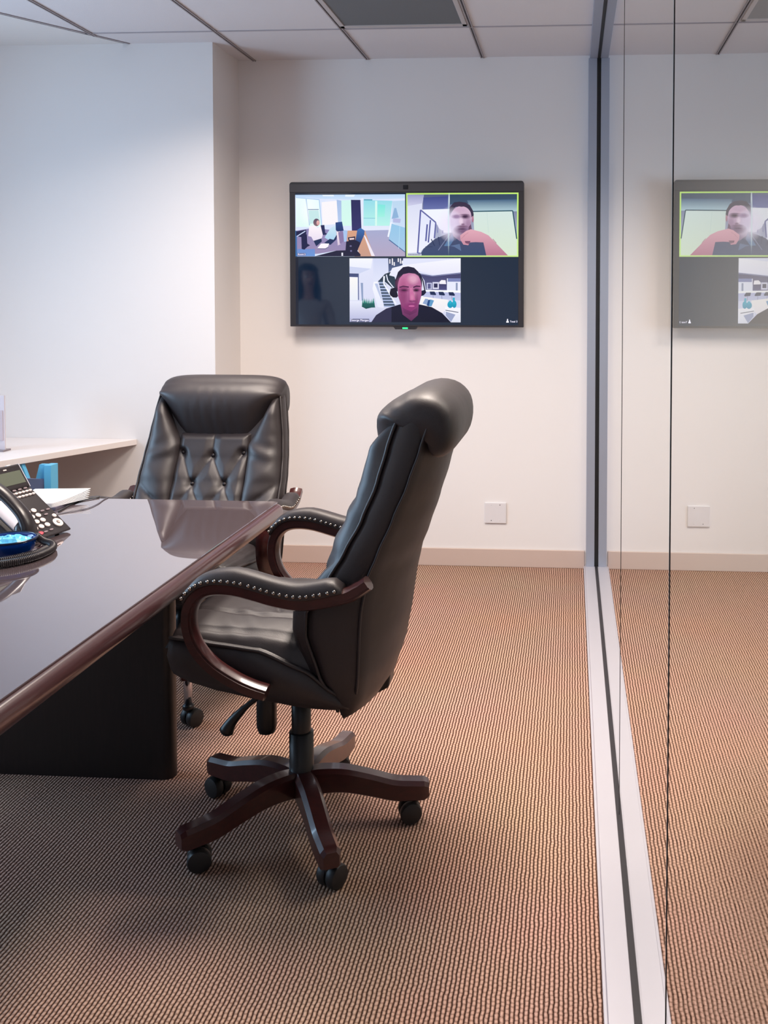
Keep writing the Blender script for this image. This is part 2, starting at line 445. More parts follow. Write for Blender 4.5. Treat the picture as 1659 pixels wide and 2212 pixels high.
# lit ceiling fixtures above / behind the picture; the near-end one is made up
def lamp(name, x, y, sx, sy, label):
    r = empty(name, (x, y, HC), 0, label, 'ceiling lamp')
    bm = bmesh.new()
    for (a, b, c, d) in ((-sx, sx, sy-0.03, sy), (-sx, sx, -sy, -sy+0.03), (-sx, -sx+0.03, -sy, sy), (sx-0.03, sx, -sy, sy)):
        box(bm, a, b, c, d, -0.01, 0.0)
    obj('frame', bm, bpy.data.materials['fixture_frame'], r, False)
    bm = bmesh.new(); box(bm, -sx+0.03, sx-0.03, -sy+0.03, sy-0.03, -0.006, 0.0)
    obj('diffuser', bm, mat('lit_diffuser', (0.9, 0.88, 0.85), 0.6, emis=(1, 0.93, 0.86), estr=1.0), r, False)
lamp('ceiling_lamp', -1.39, 3.70, 0.29, 0.29, 'square lit ceiling lamp above the chair at the table end')
lamp('ceiling_lamp', -0.32, 2.90, 0.29, 0.59, 'long lit ceiling lamp above the right edge of the table')
lamp('ceiling_lamp', -2.9, -1.0, 0.29, 0.59, 'added unseen fill lamp at the near end of the room behind the table')  # fixture added only to go with the rear fill light
lamp('corridor_lamp', 1.1, 3.2, 0.29, 0.59, 'long lit ceiling lamp in the corridor behind the glass')

# ------------------------------------------------------------------ television
tv = empty('television', (-0.864, D, 1.657), 0, 'black wall-mounted television showing a three-way video call, beneath the ceiling panel', 'television')
TVY = 5.0 - D       # front face, local y
def tb(bm, x0, x1, y0, y1, z0, z1): box(bm, x0+0.864, x1+0.864, y0-D, y1-D, z0-1.657, z1-1.657)
M_tv = mat('tv_black', (0.17, 0.16, 0.18), 0.35)
bm = bmesh.new()
pts = []
def rr(x0, x1, z0, z1, r):
    out = []
    for (cx, cz, a0) in ((x1-r, z1-r, 0), (x0+r, z1-r, 90)):
        for k in range(6): out.append((cx+r*math.cos(R(a0+18*k)), cz+r*math.sin(R(a0+18*k))))
    out += [(x0, z0), (x1, z0)]
    return out
prism_y(bm, rr(-0.6155, 0.6155, -0.378, 0.379, 0.014), TVY, TVY+0.045)
obj('casing', bm, M_tv, tv, False, bevel=0.003)
bm = bmesh.new(); box(bm, -0.45, 0.45, TVY+0.045, -0.022, -0.28, 0.26); obj('rear_housing', bm, M_blackp, tv, False, bevel=0.01)
bm = bmesh.new(); box(bm, -0.22, 0.22, -0.022, 0.0, -0.18, 0.18); obj('wall_bracket', bm, M_blackp, tv, False)
bm = bmesh.new(); box(bm, -0.615, 0.615, TVY-0.003, TVY, 0.325, 0.368); obj('sound_bar', bm, mat('tv_bar', (0.22, 0.21, 0.23), 0.5), tv, False, bevel=0.002)
bm = bmesh.new(); box(bm, -0.013, 0.013, TVY-0.006, TVY-0.003, 0.338, 0.360); obj('webcam', bm, mat('webcam_black', (0.07, 0.06, 0.08), 0.2), tv, False, bevel=0.003)
bm = bmesh.new(); prism_y(bm, [(-0.066, -0.378), (-0.056, -0.391), (0.050, -0.391), (0.060, -0.378)], TVY+0.001, TVY+0.03); obj('sensor_bar', bm, M_tv, tv, False)
bm = bmesh.new(); box(bm, -0.018, 0.010, TVY-0.001, TVY+0.001, -0.3885, -0.3805); obj('status_light', bm, mat('led_green', (0.1, 0.8, 0.4), 0.4, emis=(0.25, 1.0, 0.6), estr=1.0), tv, False)
# the display: glossy dark glass
M_screen = mat('screen_glass', (0.02, 0.02, 0.03), 0.04, spec=0.75, emis=(0.09, 0.18, 0.29), estr=0.55)
SX0, SX1, SZ0, SZ1 = -0.584, 0.588, 1.290-1.657, 1.977-1.657
bm = bmesh.new(); box(bm, SX0, SX1, TVY-0.0015, TVY, SZ0, SZ1); disp = obj('display', bm, M_screen, tv, False)
def screen_mat():
    m = mat('video_picture', (0.02, 0.02, 0.03), 0.12, spec=0.4)
    b = m.node_tree.nodes['Principled BSDF']
    a = N(m, 'ShaderNodeAttribute'); a.attribute_name = 'Col'
    L(m, a.outputs['Color'], b.inputs['Emission Color']); b.inputs['Emission Strength'].default_value = 1.0
    L(m, a.outputs['Alpha'], b.inputs['Alpha'])
    return m
M_pic = screen_mat()
class Pic:
    """flat coloured shapes on the display; zoomed reference coordinates map to the tile's own rectangle"""
    def __init__(s, src, dst, y): s.src, s.dst, s.y, s.P = src, dst, y, []
    def map(s, x, z):
        a, b, c, d = s.src; X0, X1, Z0, Z1 = s.dst
        x = min(max(x, a), b); z = min(max(z, c), d)
        return (X0+(x-a)/(b-a)*(X1-X0), Z1-(z-c)/(d-c)*(Z1-Z0))
    def p(s, c, pts, c2=None):
        """c colour at top, c2 colour at the bottom"""
        s.P.append((c, c2, pts))
    def e(s, c, cx, cy, rx, ry, c2=None, a0=0, a1=360, rot=0, n=28):
        ca, sa = math.cos(R(rot)), math.sin(R(rot)); pts = []
        full = (a1-a0) >= 360
        for k in range(n if full else n+1):
            t = R(a0+(a1-a0)*k/n); x, y = rx*math.cos(t), ry*math.sin(t)
            pts.append((cx+x*ca-y*sa, cy+x*sa+y*ca))
        s.p(c, pts, c2)
    def soft(s, c, cx, cy, rx, ry, a=1.0, rot=0):
        s.P.append(('soft', (c, a), (cx, cy, rx, ry, rot)))
    def r(s, c, x0, y0, x1, y1, c2=None): s.p(c, [(x0, y0), (x1, y0), (x1, y1), (x0, y1)], c2)
    def l(s, c, pts, w):
        for a, b in zip(pts, pts[1:]):
            dx, dy = b[0]-a[0], b[1]-a[1]; q = math.hypot(dx, dy) or 1; nx, ny = -dy/q*w/2, dx/q*w/2
            s.p(c, [(a[0]+nx, a[1]+ny), (b[0]+nx, b[1]+ny), (b[0]-nx, b[1]-ny), (a[0]-nx, a[1]-ny)])
    def build(s, name, parent):
        bm = bmesh.new(); lay = bm.loops.layers.float_color.new('Col')
        for i, (c, c2, pts) in enumerate(s.P):
            y = s.y-i*0.00003
            if c == 'soft':
                (cc, al), (cx, cy, rx, ry, rot) = c2, pts
                A = lin(cc); ca, sa = math.cos(R(rot)), math.sin(R(rot)); prev = None
                for k, (q_, al_) in enumerate(((0.35, al*0.93), (0.7, al*0.45), (1.0, 0.0))):
                    ring = []
                    for t in range(24):
                        x_, z_ = rx*q_*math.cos(2*PI*t/24), ry*q_*math.sin(2*PI*t/24)
                        X_, Z_ = s.map(cx+x_*ca-z_*sa, cy+x_*sa+z_*ca); ring.append(bm.verts.new((X_, y, Z_)))
                    if prev is None: fs = [(bm.faces.new(ring), {v: al_ for v in ring})]
                    else: fs = [(bm.faces.new((prev[0][t], prev[0][(t+1) % 24], ring[(t+1) % 24], ring[t])), {**{v: prev[1] for v in prev[0]}, **{v: al_ for v in ring}}) for t in range(24)]
                    for f, d_ in fs:
                        for lp in f.loops: lp[lay] = (A[0], A[1], A[2], d_[lp.vert])
                    prev = (ring, al_)
                continue
            q = [s.map(*p) for p in pts]; cl = []
            for a in q:
                if not cl or (abs(a[0]-cl[-1][0])+abs(a[1]-cl[-1][1])) > 1e-6: cl.append(a)
            if len(cl) > 1 and abs(cl[0][0]-cl[-1][0])+abs(cl[0][1]-cl[-1][1]) < 1e-6: cl.pop()
            if len(cl) < 3: continue
            area2 = sum(cl[k][0]*cl[(k+1) % len(cl)][1]-cl[(k+1) % len(cl)][0]*cl[k][1] for k in range(len(cl)))
            if abs(area2) < 1e-7: continue
            if area2 < 0: cl = cl[::-1]
            f = bm.faces.new([bm.verts.new((a[0], y, a[1])) for a in cl])
            z0 = min(a[1] for a in cl); z1 = max(a[1] for a in cl)
            A = lin(c); B = lin(c2) if c2 else A
            for lp in f.loops:
                t = (z1-lp.vert.co.z)/(z1-z0); lp[lay] = tuple(p+(r_-p)*t for p, r_ in zip(A, B))
        me = bpy.data.meshes.new(name); bm.to_mesh(me); bm.free()
        return link(name, me, M_pic, parent, False)
YS = TVY-0.0020
T1 = Pic((50, 1620, 70, 980), (-0.584, -0.003, 1.647-1.657, 1.969-1.657), YS)
T1.r('dfe8ff', 50, 70, 1620, 980, 'd8e4fb')
T1.p('b9d6f6', [(50, 70), (1620, 70), (1620, 130), (1030, 150), (640, 140), (400, 130), (50, 100)], 'cfe2fb')
T1.p('e9f4ff', [(770, 72), (910, 72), (890, 105), (765, 100)])
T1.p('eef7ff', [(440, 74), (600, 74), (610, 95), (450, 92)])
T1.p('eefcff', [(58, 115), (390, 150), (430, 545), (60, 545)], 'e2fbf6')
T1.p('9fc3e8', [(200, 130), (214, 132), (262, 520), (246, 520)]); T1.l('a9cdee', [(60, 110), (395, 142), (428, 520)], 12)
T1.soft('fff4fa', 560, 330, 160, 220, 0.5); T1.soft('ffffff', 250, 330, 150, 240, 0.5); T1.l('4a6a98', [(232, 288), (388, 288)], 9)
T1.p('c8e9ea', [(240, 300), (385, 300), (405, 480), (258, 500)])
T1.p('fbf6fa', [(430, 180), (650, 160), (660, 500), (440, 520)])
T1.p('a8bfe6', [(645, 145), (720, 160), (720, 520), (668, 520)], 'b8cdf0')
T1.p('d2f6f0', [(712, 155), (850, 150), (858, 530), (716, 530)], 'd6fbee')
T1.p('2b2b5a', [(850, 148), (985, 150), (1000, 610), (862, 615)], '35336a')
T1.p('e6ecff', [(985, 130), (1028, 120), (1022, 570), (1000, 575)])
T1.p('96dcea', [(1030, 150), (1440, 165), (1400, 530), (1028, 530)], 'b9f5ea')
T1.p('55a0b8', [(1035, 140), (1155, 142), (1155, 158), (1035, 156)])
T1.p('b7ecf2', [(1040, 420), (1190, 425), (1190, 525), (1035, 525)]); T1.l('6fb6cc', [(1030, 417), (1195, 419)], 7)
T1.p('7ee8df', [(1235, 215), (1340, 225), (1330, 400), (1230, 400)], 'a2f2e2')
T1.p('d9fbf2', [(1195, 165), (1225, 165), (1220, 530), (1195, 530)])
T1.p('e4e9fb', [(1030, 535), (1390, 535), (1390, 590), (1030, 600)])
T1.p('a8acd0', [(1040, 600), (1390, 592), (1620, 870), (1620, 980), (1180, 980), (1030, 660)], 'b5a8c4')
T1.p('d9a283', [(800, 600), (1050, 600), (1180, 980), (900, 980), (960, 900), (780, 800)], 'c99c8a')
T1.p('f2e9f4', [(1025, 650), (1060, 690), (1190, 975), (1140, 975)])
T1.p('bcd8f0', [(1440, 170), (1620, 160), (1620, 600), (1440, 480)], 'cfe0f8')
T1.p('8fb4da', [(1470, 270), (1495, 270), (1530, 410), (1430, 430)])
T1.p('eef4ff', [(1410, 480), (1440, 480), (1390, 700), (1368, 690)])
T1.p('96c8ea', [(1430, 500), (1620, 560), (1620, 910), (1390, 735)], 'a8cbe9')
T1.l('4a6a9a', [(1390, 735), (1620, 915)], 14); T1.l('b8e0f6', [(1545, 540), (1530, 870)], 6)
T1.p('b6bbe3', [(1450, 420), (1560, 430), (1550, 490), (1450, 480)])
T1.p('8f86b8', [(60, 600), (300, 560), (660, 600), (800, 600), (780, 900), (640, 895), (380, 940), (60, 960)], '9c8cb2')
T1.p('3c6ea8', [(50, 600), (70, 600), (75, 980), (50, 980)])
T1.p('6f8fd0', [(80, 870), (330, 870), (330, 978), (70, 978)], '6a96d8')
T1.p('20224a', [(60, 610), (205, 585), (210, 640), (160, 700), (60, 680)]); T1.l('c8d4f4', [(70, 685), (195, 605)], 14)
T1.p('1e2048', [(135, 660), (215, 650), (222, 790), (262, 815), (220, 840), (180, 880), (140, 870)])
T1.p('262a58', [(415, 520), (468, 515), (480, 630), (520, 655), (450, 665), (425, 640)])
T1.e('5b4a62', 355, 478, 46, 56, '8a6c74'); T1.e('e9b9b6', 378, 484, 24, 36, 'd99a9a')
T1.p('fff5fa', [(250, 540), (330, 520), (375, 560), (415, 530), (445, 660), (435, 700), (400, 745), (310, 750), (280, 690), (235, 680)], 'eadff2')
T1.p('1d2d55', [(312, 750), (425, 715), (430, 760), (350, 832)])
T1.p('cfe9f6', [(470, 700), (560, 560), (630, 520), (645, 700), (560, 760)], 'a8d0ee')
T1.p('1f2f5c', [(465, 780), (545, 720), (600, 735), (650, 650), (640, 730), (555, 810)])
T1.p('f6e6ef', [(640, 610), (690, 610), (700, 800), (660, 820)], 'd9c6de'); T1.p('8c7ba8', [(665, 620), (740, 615), (745, 760), (690, 800)])
T1.p('a9c6ee', [(735, 590), (800, 600), (785, 760), (750, 765)])
T1.p('2d4a86', [(628, 480), (722, 468), (745, 600), (660, 615), (632, 590)], '22346a')
T1.p('fdf6fc', [(365, 860), (420, 790), (535, 790), (520, 840), (480, 862)]); T1.l('2b3966', [(368, 864), (480, 866), (525, 842)], 7)
T1.p('3f6fb4', [(940, 590), (985, 560), (1045, 600), (1040, 660), (960, 850), (915, 740)], '22224c')
T1.p('1f1d3a', [(780, 760), (915, 740), (985, 780), (940, 900), (985, 950), (985, 978), (330, 978), (640, 895), (770, 890)])
T1.p('221f3c', [(805, 700), (910, 685), (912, 740), (815, 755)]); T1.p('f1d9da', [(825, 712), (895, 708), (895, 730), (830, 738)])
T1.p('e9e9f5', [(712, 925), (735, 925), (735, 972), (712, 972)])
T1.e('6e6a92', 845, 828, 16, 12); T1.e('6e6a92', 850, 900, 14, 14)
T1.build('video_tile', disp)
T2 = Pic((30, 1595, 35, 945), (0.003, 0.588, 1.644-1.657, 1.975-1.657), YS)
T2.r('c4ee72', 30, 35, 1595, 945, 'cdf08e')
T2.r('4d5680', 48, 56, 1575, 925, 'c9cfe6')
T2.p('d8dcf4', [(48, 90), (260, 110), (235, 880), (48, 890)], 'f4f4fd'); T2.p('9a9cc6', [(48, 56), (280, 60), (260, 180), (48, 220)], 'd0d0ec')
T2.p('3e4688', [(270, 100), (640, 80), (640, 265), (270, 272)], '6a74ac'); T2.p('33475f', [(640, 60), (1575, 60), (1575, 150), (640, 200)], '3d5470')
T2.p('3f5f80', [(880, 140), (1575, 130), (1575, 300), (950, 300)], 'b0ccd6')
T2.p('f2f6ff', [(270, 270), (640, 262), (660, 600), (560, 600), (440, 460), (240, 270)], 'f2f2ff')
T2.p('e2e6fb', [(235, 270), (450, 460), (430, 690), (200, 890)], 'eff1ff')
T2.l('575ba0', [(232, 275), (190, 890), (245, 900)], 20); T2.l('6468a4', [(232, 275), (445, 455), (425, 680)], 20); T2.l('5c60a0', [(370, 420), (340, 740)], 20)
T2.l('5a5fa2', [(325, 480), (305, 720)], 22); T2.l('6468a4', [(470, 490), (545, 550), (540, 610)], 16); T2.l('7a7eb4', [(475, 490), (470, 600)], 14)
T2.p('d5e6e2', [(965, 305), (1510, 300), (1575, 720), (1575, 925), (1000, 925)], 'd9e8d2'); T2.l('c5dcd6', [(1158, 310), (1180, 600)], 5)
T2.l('1d4a5c', [(960, 300), (1515, 292), (1572, 690)], 15)
T2.e('f4f6ff', 560, 480, 90, 90, 'e8eafc')
T2.p('4a506e', [(235, 895), (270, 830), (430, 690), (640, 600), (700, 600), (900, 700), (1110, 740), (1150, 925), (240, 925)], '3a4a70')
T2.l('2c3558', [(380, 690), (430, 790)], 12); T2.l('8088aa', [(640, 620), (480, 850)], 10); T2.l('313a5e', [(480, 660), (500, 780)], 14); T2.l('313a5e', [(300, 800), (400, 800)], 10)
T2.p('b59ab4', [(660, 560), (930, 560), (880, 740), (780, 720), (690, 650)], '8b7494')
T2.p('64749e', [(680, 610), (700, 700), (640, 790), (560, 790), (620, 690)], '5c7fa8'); T2.p('5e7298', [(640, 790), (780, 760), (800, 860), (700, 800)])
T2.p('2e2c42', [(630, 330), (640, 240), (700, 170), (780, 160), (870, 175), (940, 250), (970, 330), (975, 400), (950, 430), (900, 280), (820, 230), (720, 235), (650, 330), (640, 400)])
T2.e('d9b8cf', 800, 390, 150, 165, 'b999bc'); T2.p('cdaeca', [(652, 380), (945, 380), (935, 520), (860, 600), (760, 610), (700, 560)], '9b7c9e')
T2.p('3a3048', [(640, 330), (660, 250), (720, 215), (800, 235), (880, 225), (930, 300), (945, 380), (975, 350), (965, 290), (920, 210), (850, 170), (760, 165), (690, 185), (640, 250)])
T2.e('c08a9e', 962, 410, 14, 46, 'a06a84')
T2.soft('f2eaff', 640, 480, 190, 260, 0.9); T2.soft('d8c4e4', 700, 440, 110, 150, 0.6); T2.soft('8f7098', 735, 372, 80, 40, 0.9); T2.soft('4a2c4c', 862, 372, 82, 44, 1.0); T2.soft('3a2240', 850, 372, 46, 16, 0.9); T2.soft('efd6ea', 798, 440, 40, 60, 0.9); T2.soft('7c5674', 825, 482, 34, 16, 0.9); T2.soft('6a4a6a', 845, 345, 80, 14, 0.8); T2.soft('caa6c6', 790, 270, 120, 50, 0.6); T2.soft('9a7496', 900, 470, 50, 120, 0.6)
T2.soft('6a4a6e', 810, 560, 130, 75, 0.8); T2.soft('75506e', 815, 512, 90, 22, 0.8); T2.soft('4f3050', 812, 549, 70, 12, 0.9)
T2.p('6a4a66', [(935, 480), (950, 560), (900, 590), (905, 520)])
T2.p('e3abba', [(785, 640), (870, 575), (935, 552), (1080, 590), (1180, 640), (1450, 925), (1150, 925), (1110, 740), (1000, 735), (920, 740), (900, 780), (830, 770), (790, 700)], 'b87890')
T2.p('6a4462', [(850, 720), (930, 720), (910, 765), (860, 750)], '8a5a72'); T2.l('c78a9c', [(800, 690), (850, 640)], 7); T2.l('c78a9c', [(830, 650), (900, 600)], 6); T2.l('b0808e', [(1240, 690), (1290, 750)], 8)
T2.soft('d8f0f4', 624, 470, 15, 470, 0.75); T2.soft('eafafa', 632, 130, 12, 140, 0.8)
T2.r('c5c8dc', 50, 898, 245, 928); 
for k in range(8): T2.r('6e7090', 62+k*22, 904, 74+k*22, 920)
T2.build('video_tile', disp)
T3 = Pic((55, 1570, 28, 895), (-0.297, 0.288, 1.304-1.657, 1.637-1.657), YS)
T3.r('e3e6fb', 55, 28, 1570, 895, 'd6d9f2')
T3.p('f6f7ff', [(55, 28), (370, 28), (350, 170), (55, 140)], 'eceffe'); T3.p('cfd6f2', [(55, 140), (345, 170), (190, 235), (55, 225)])
T3.p('d2d8f4', [(380, 28), (585, 28), (585, 200), (400, 360), (380, 340)], 'e2e6fa')
T3.p('46507c', [(55, 232), (182, 236), (182, 285), (55, 280)]); T3.p('fbf8f6', [(60, 288), (165, 290), (165, 600), (60, 600)], 'e9edf8'); T3.l('4c5a8a', [(175, 240), (178, 595)], 12)
T3.p('8fa0c4', [(208, 362), (240, 362), (242, 600), (222, 605)])
T3.p('e9ebfb', [(55, 610), (230, 610), (560, 700), (360, 895), (55, 895)], 'b5b8de')
T3.p('35405e', [(585, 28), (790, 28), (780, 120), (640, 180), (590, 220)], '5b6a94')
for (x, y, h_) in ((600, 40, 60), (635, 30, 90), (660, 80, 50), (715, 28, 50), (745, 30, 70), (770, 60, 40)): T3.r('f0ecf2', x, y, x+16, y+h_)
T3.p('1f3040', [(440, 350), (540, 240), (570, 230), (640, 200), (690, 330), (690, 420), (640, 430), (520, 330)], '2c3d50')
T3.p('f6f7ff', [(385, 350), (440, 345), (520, 660), (520, 705), (440, 690), (370, 440)], 'e6e9fb'); T3.p('b6c2e2', [(400, 372), (440, 370), (495, 560), (495, 610)], 'c9d3ee')
for k in range(9):
    y = 330+k*40; x0 = 450+k*9; x1 = 530+k*17
    T3.p('34465c', [(x0, y), (x1, y), (x1+10, y+20), (x0+4, y+20)]); T3.p('a5b4d8', [(x0+4, y+20), (x1+10, y+20), (x1+16, y+40), (x0+8, y+40)])
T3.l('f2f4ff', [(530, 270), (525, 370), (690, 650)], 22); T3.l('e6eafb', [(560, 250), (580, 330), (660, 430)], 14)
T3.p('f7f7ff', [(640, 160), (800, 120), (1570, 28), (1570, 215), (1200, 250), (1000, 200), (760, 200), (680, 280), (600, 260)], 'e9e8fa')
T3.p('403f66', [(1010, 232), (1190, 262), (1570, 222), (1570, 460), (1100, 460), (1080, 330)], '5f5f90')
T3.l('8a90ba', [(1010, 240), (1190, 270), (1570, 232)], 8)
T3.r('c9cbe8', 1110, 360, 1180, 450); T3.r('5b5c8c', 1125, 372, 1165, 440); T3.r('d9d9f0', 1190, 350, 1275, 445); T3.r('2b2b52', 1207, 370, 1258, 425)
T3.p('f6f3fa', [(1280, 350), (1310, 322), (1365, 325), (1375, 378), (1280, 375)]); T3.r('3d3c68', 1282, 380, 1375, 450, '4e4e80')
T3.r('e9ecfc', 1385, 300, 1570, 470); T3.r('7d86b8', 1395, 300, 1570, 345); T3.r('8c98b8', 1505, 360, 1530, 470)
T3.p('fafbff', [(1100, 455), (1570, 465), (1570, 495), (1100, 480)]); T3.p('b9bde4', [(1100, 480), (1570, 495), (1570, 600), (1050, 560)], 'c5cbe9')
for x, y in ((1150, 478), (1270, 482), (1405, 486)):
    T3.p('1c2a52', [(x, y), (x+65, y), (x+90, y+38), (x+80, y+50), (x+10, y+44)])
    T3.l('6a6f9c', [(x+45, y+50), (x+50, y+110)], 5)
T3.p('fbf8f6', [(1040, 545), (1400, 590), (1390, 700), (1330, 770), (1010, 660)], 'efeaf4')
T3.p('8fa6cf', [(1090, 575), (1130, 580), (1115, 660), (1055, 640)]); T3.p('1f4a86', [(1130, 590), (1165, 590), (1140, 680), (1110, 668)]); T3.p('5f9ac8', [(1160, 585), (1210, 600), (1175, 680), (1140, 680)])
T3.p('f9f8ff', [(1360, 680), (1570, 700), (1570, 895), (1440, 895), (1360, 780)], 'e3e6f6'); T3.l('35405e', [(1365, 730), (1540, 760)], 9); T3.p('9aa4c8', [(1370, 750), (1500, 790), (1440, 890), (1370, 800)])
T3.e('20a9c8', 1430, 655, 38, 46, '1594b8'); T3.p('26b4cf', [(1415, 600), (1445, 600), (1440, 640), (1420, 640)]); T3.e('22aecb', 1485, 650, 30, 50, '1393b4'); T3.r('22aecb', 1465, 560, 1492, 650)
for k in range(13):
    x = 238+k*13; T3.p('2f9a86', [(x-14, 700-abs(k-6)*2), (x+random.uniform(-12, 14), 560+random.uniform(0, 40)), (x+14, 700)], '135a58')
T3.p('17605c', [(232, 640), (400, 640), (395, 690), (280, 716), (232, 690)], '0e4a4c')
T3.p('0d0e2c', [(355, 895), (420, 800), (560, 710), (740, 655), (1000, 650), (1180, 690), (1320, 770), (1440, 895)], '0a0c26')
T3.p('2b2a48', [(355, 895), (420, 800), (560, 710), (630, 690), (630, 895)], '2a2a46')
T3.p('9a4a84', [(740, 560), (1005, 560), (1000, 700), (990, 800), (900, 880), (780, 790)], '5a2450')
T3.p('111028', [(605, 500), (620, 440), (690, 420), (720, 540), (700, 562), (650, 560), (612, 530)]); T3.p('101030', [(1030, 470), (1090, 455), (1105, 490), (1070, 530), (1035, 540)])
T3.l('f0eefa', [(1052, 330), (1072, 400), (1070, 455)], 12); T3.l('0f1130', [(1010, 230), (1060, 330), (1085, 460)], 16)
T3.p('1a1430', [(690, 470), (680, 330), (720, 220), (790, 150), (860, 138), (940, 160), (1000, 230), (1045, 330), (1045, 420), (1000, 300), (900, 250), (760, 270), (720, 330), (715, 480)])
T3.p('c67aa6', [(715, 400), (725, 290), (790, 235), (880, 215), (965, 235), (1020, 290), (1042, 400), (1040, 520), (1010, 640), (950, 730), (900, 750), (830, 735), (760, 650), (720, 540)], '8a3270')
T3.p('1c1633', [(688, 420), (686, 320), (720, 215), (790, 148), (860, 138), (940, 156), (1000, 215), (1048, 330), (1046, 430), (1030, 330), (1000, 270), (950, 238), (870, 228), (790, 245), (740, 300), (718, 380), (712, 450)])
T3.soft('e9b4cc', 925, 310, 95, 85, 0.8); T3.soft('e4a0bf', 930, 520, 60, 120, 0.5);  T3.soft('8a3a6c', 790, 500, 66, 230, 0.8); T3.soft('7a3060', 968, 590, 36, 130, 0.6); T3.soft('cc6f9c', 800, 370, 130, 120, 0.4); T3.soft('8a2e6c', 880, 690, 100, 70, 0.8)
T3.p('5b2450', [(735, 415), (790, 398), (870, 410), (865, 428), (790, 420), (740, 432)]); T3.p('4a1a44', [(925, 415), (970, 396), (1030, 402), (1020, 418), (965, 418), (930, 432)])
T3.soft('6e2c5c', 800, 458, 90, 40, 0.9); T3.soft('3a1434', 805, 462, 50, 16, 0.9); T3.soft('5a1c50', 968, 458, 66, 38, 0.9); T3.soft('22081f', 968, 462, 40, 18, 1.0)
T3.p('d078a6', [(880, 430), (915, 430), (955, 590), (930, 612), (880, 605)], 'c05c98'); T3.soft('6a1f58', 912, 608, 55, 18, 0.9); T3.soft('dd8fb4', 912, 560, 34, 60, 0.6); T3.l('8a2f70', [(860, 655), (910, 650), (972, 652)], 13); T3.e('c2609a', 905, 676, 42, 13)
T3.p('7c3268', [(780, 700), (900, 752), (985, 690), (975, 760), (880, 800), (800, 770)], '5f2454')
T3.r('55597c', 70, 852, 325, 893); T3.build('video_tile', disp)
T3b = Pic((0, 100, 0, 100), (SX0, SX1, SZ0, SZ1), YS+0.0002)
T3b.r('1b2030', 0, 49, 1.2, 100); T3b.build('screen_edge_strip', disp)  # narrow dark strip down the lower left side of the display
def text(name, s, x, z, size, m, parent, y=YS-0.0050, rot=(PI/2, 0, 0), ax='LEFT'):
    c = bpy.data.curves.new(name, 'FONT'); c.body = s; c.size = size; c.align_x = ax; c.extrude = 0.0002
    o = bpy.data.objects.new(name, c); me = None
    col.objects.link(o); c.materials.append(m)
    dg = bpy.context.evaluated_depsgraph_get(); me = bpy.data.meshes.new_from_object(o.evaluated_get(dg))
    bpy.data.objects.remove(o); o = bpy.data.objects.new(name, me); col.objects.link(o)
    if not me.materials: me.materials.append(m)
    o.location = (x, y, z); o.rotation_euler = rot; o.parent = parent
    return o
M_txt = mat('screen_text', (0.8, 0.8, 0.85), 0.5, emis=(0.80, 0.80, 0.88), estr=0.9)
text('name_caption', 'George Morgan', -0.291, 1.3085-1.657, 0.0150, M_txt, disp)
bm = bmesh.new(); box(bm, -0.573, -0.528, YS-0.0048, YS-0.0045, 1.650-1.657, 1.665-1.657); obj('caption_bar', bm, mat('caption_grey', (0.35, 0.37, 0.5), 0.5, emis=(0.33, 0.36, 0.5), estr=0.6), disp, False)
text('name_caption', 'Room 2', -0.570, 1.6535-1.657, 0.0125, M_txt, disp)
text('count_caption', 'Total 3', 0.545, 1.305-1.657, 0.0135, M_txt, disp)
bm = bmesh.new(); prism_y(bm, [(0.526, -0.353), (0.540, -0.353), (0.538, -0.345), (0.535, -0.342), (0.536, -0.337), (0.533, -0.333), (0.530, -0.337), (0.531, -0.342), (0.528, -0.345)], YS-0.0052, YS-0.005)
obj('person_icon', bm, M_txt, disp, False)

# ------------------------------------------------------------------ wall plate
wp = empty('wall_plate', (-0.399, D, 0.288), 0, 'blank white square wall plate above the baseboard right of the chairs', 'wall plate')
bm = bmesh.new(); box(bm, -0.058, 0.058, -0.009, 0, -0.056, 0.056); obj('plate', bm, M_white, wp, False, bevel=0.004)
for (x, z) in ((0.0235, 0.043), (-0.0225, -0.040), (0.024, -0.040), (-0.0225, 0.043)):
    bm = bmesh.new(); lathe(bm, [(0.0001, -0.001), (0.0024, -0.001), (0.0024, 0.0005), (0.0001, 0.0005)], 10, Matrix.Translation((x, -0.009, z)) @ Matrix.Rotation(PI/2, 4, 'X'))
    obj('screw', bm, M_hole if (x > 0) == (z > 0) and x < 0.0236 or (x < 0 and z < 0) else M_white, wp)

# ------------------------------------------------------------------ window counter
CF0 = Vector((-2.19, 4.722)); CF1 = Vector((-2.486, 4.034)); cd = (CF1-CF0).normalized()
CE = CF0+cd*3.6
cn = Vector((cd.y, -cd.x));  cn = cn if cn.x < 0 else -cn
bk0 = WP0+WDIR*0.02+WNOR*0.004; bk1 = WP0+WDIR*3.75+WNOR*0.004
bm = bmesh.new(); prism(bm, [(CF0.x, CF0.y), (CE.x, CE.y), (bk1.x, bk1.y), (bk0.x, 4.722)], 0.685, 0.714)
tag(obj('window_counter', bm, M_counter, None, False, bevel=0.002), 'white slanted counter shelf along the window wall, ending at the white column', 'counter')
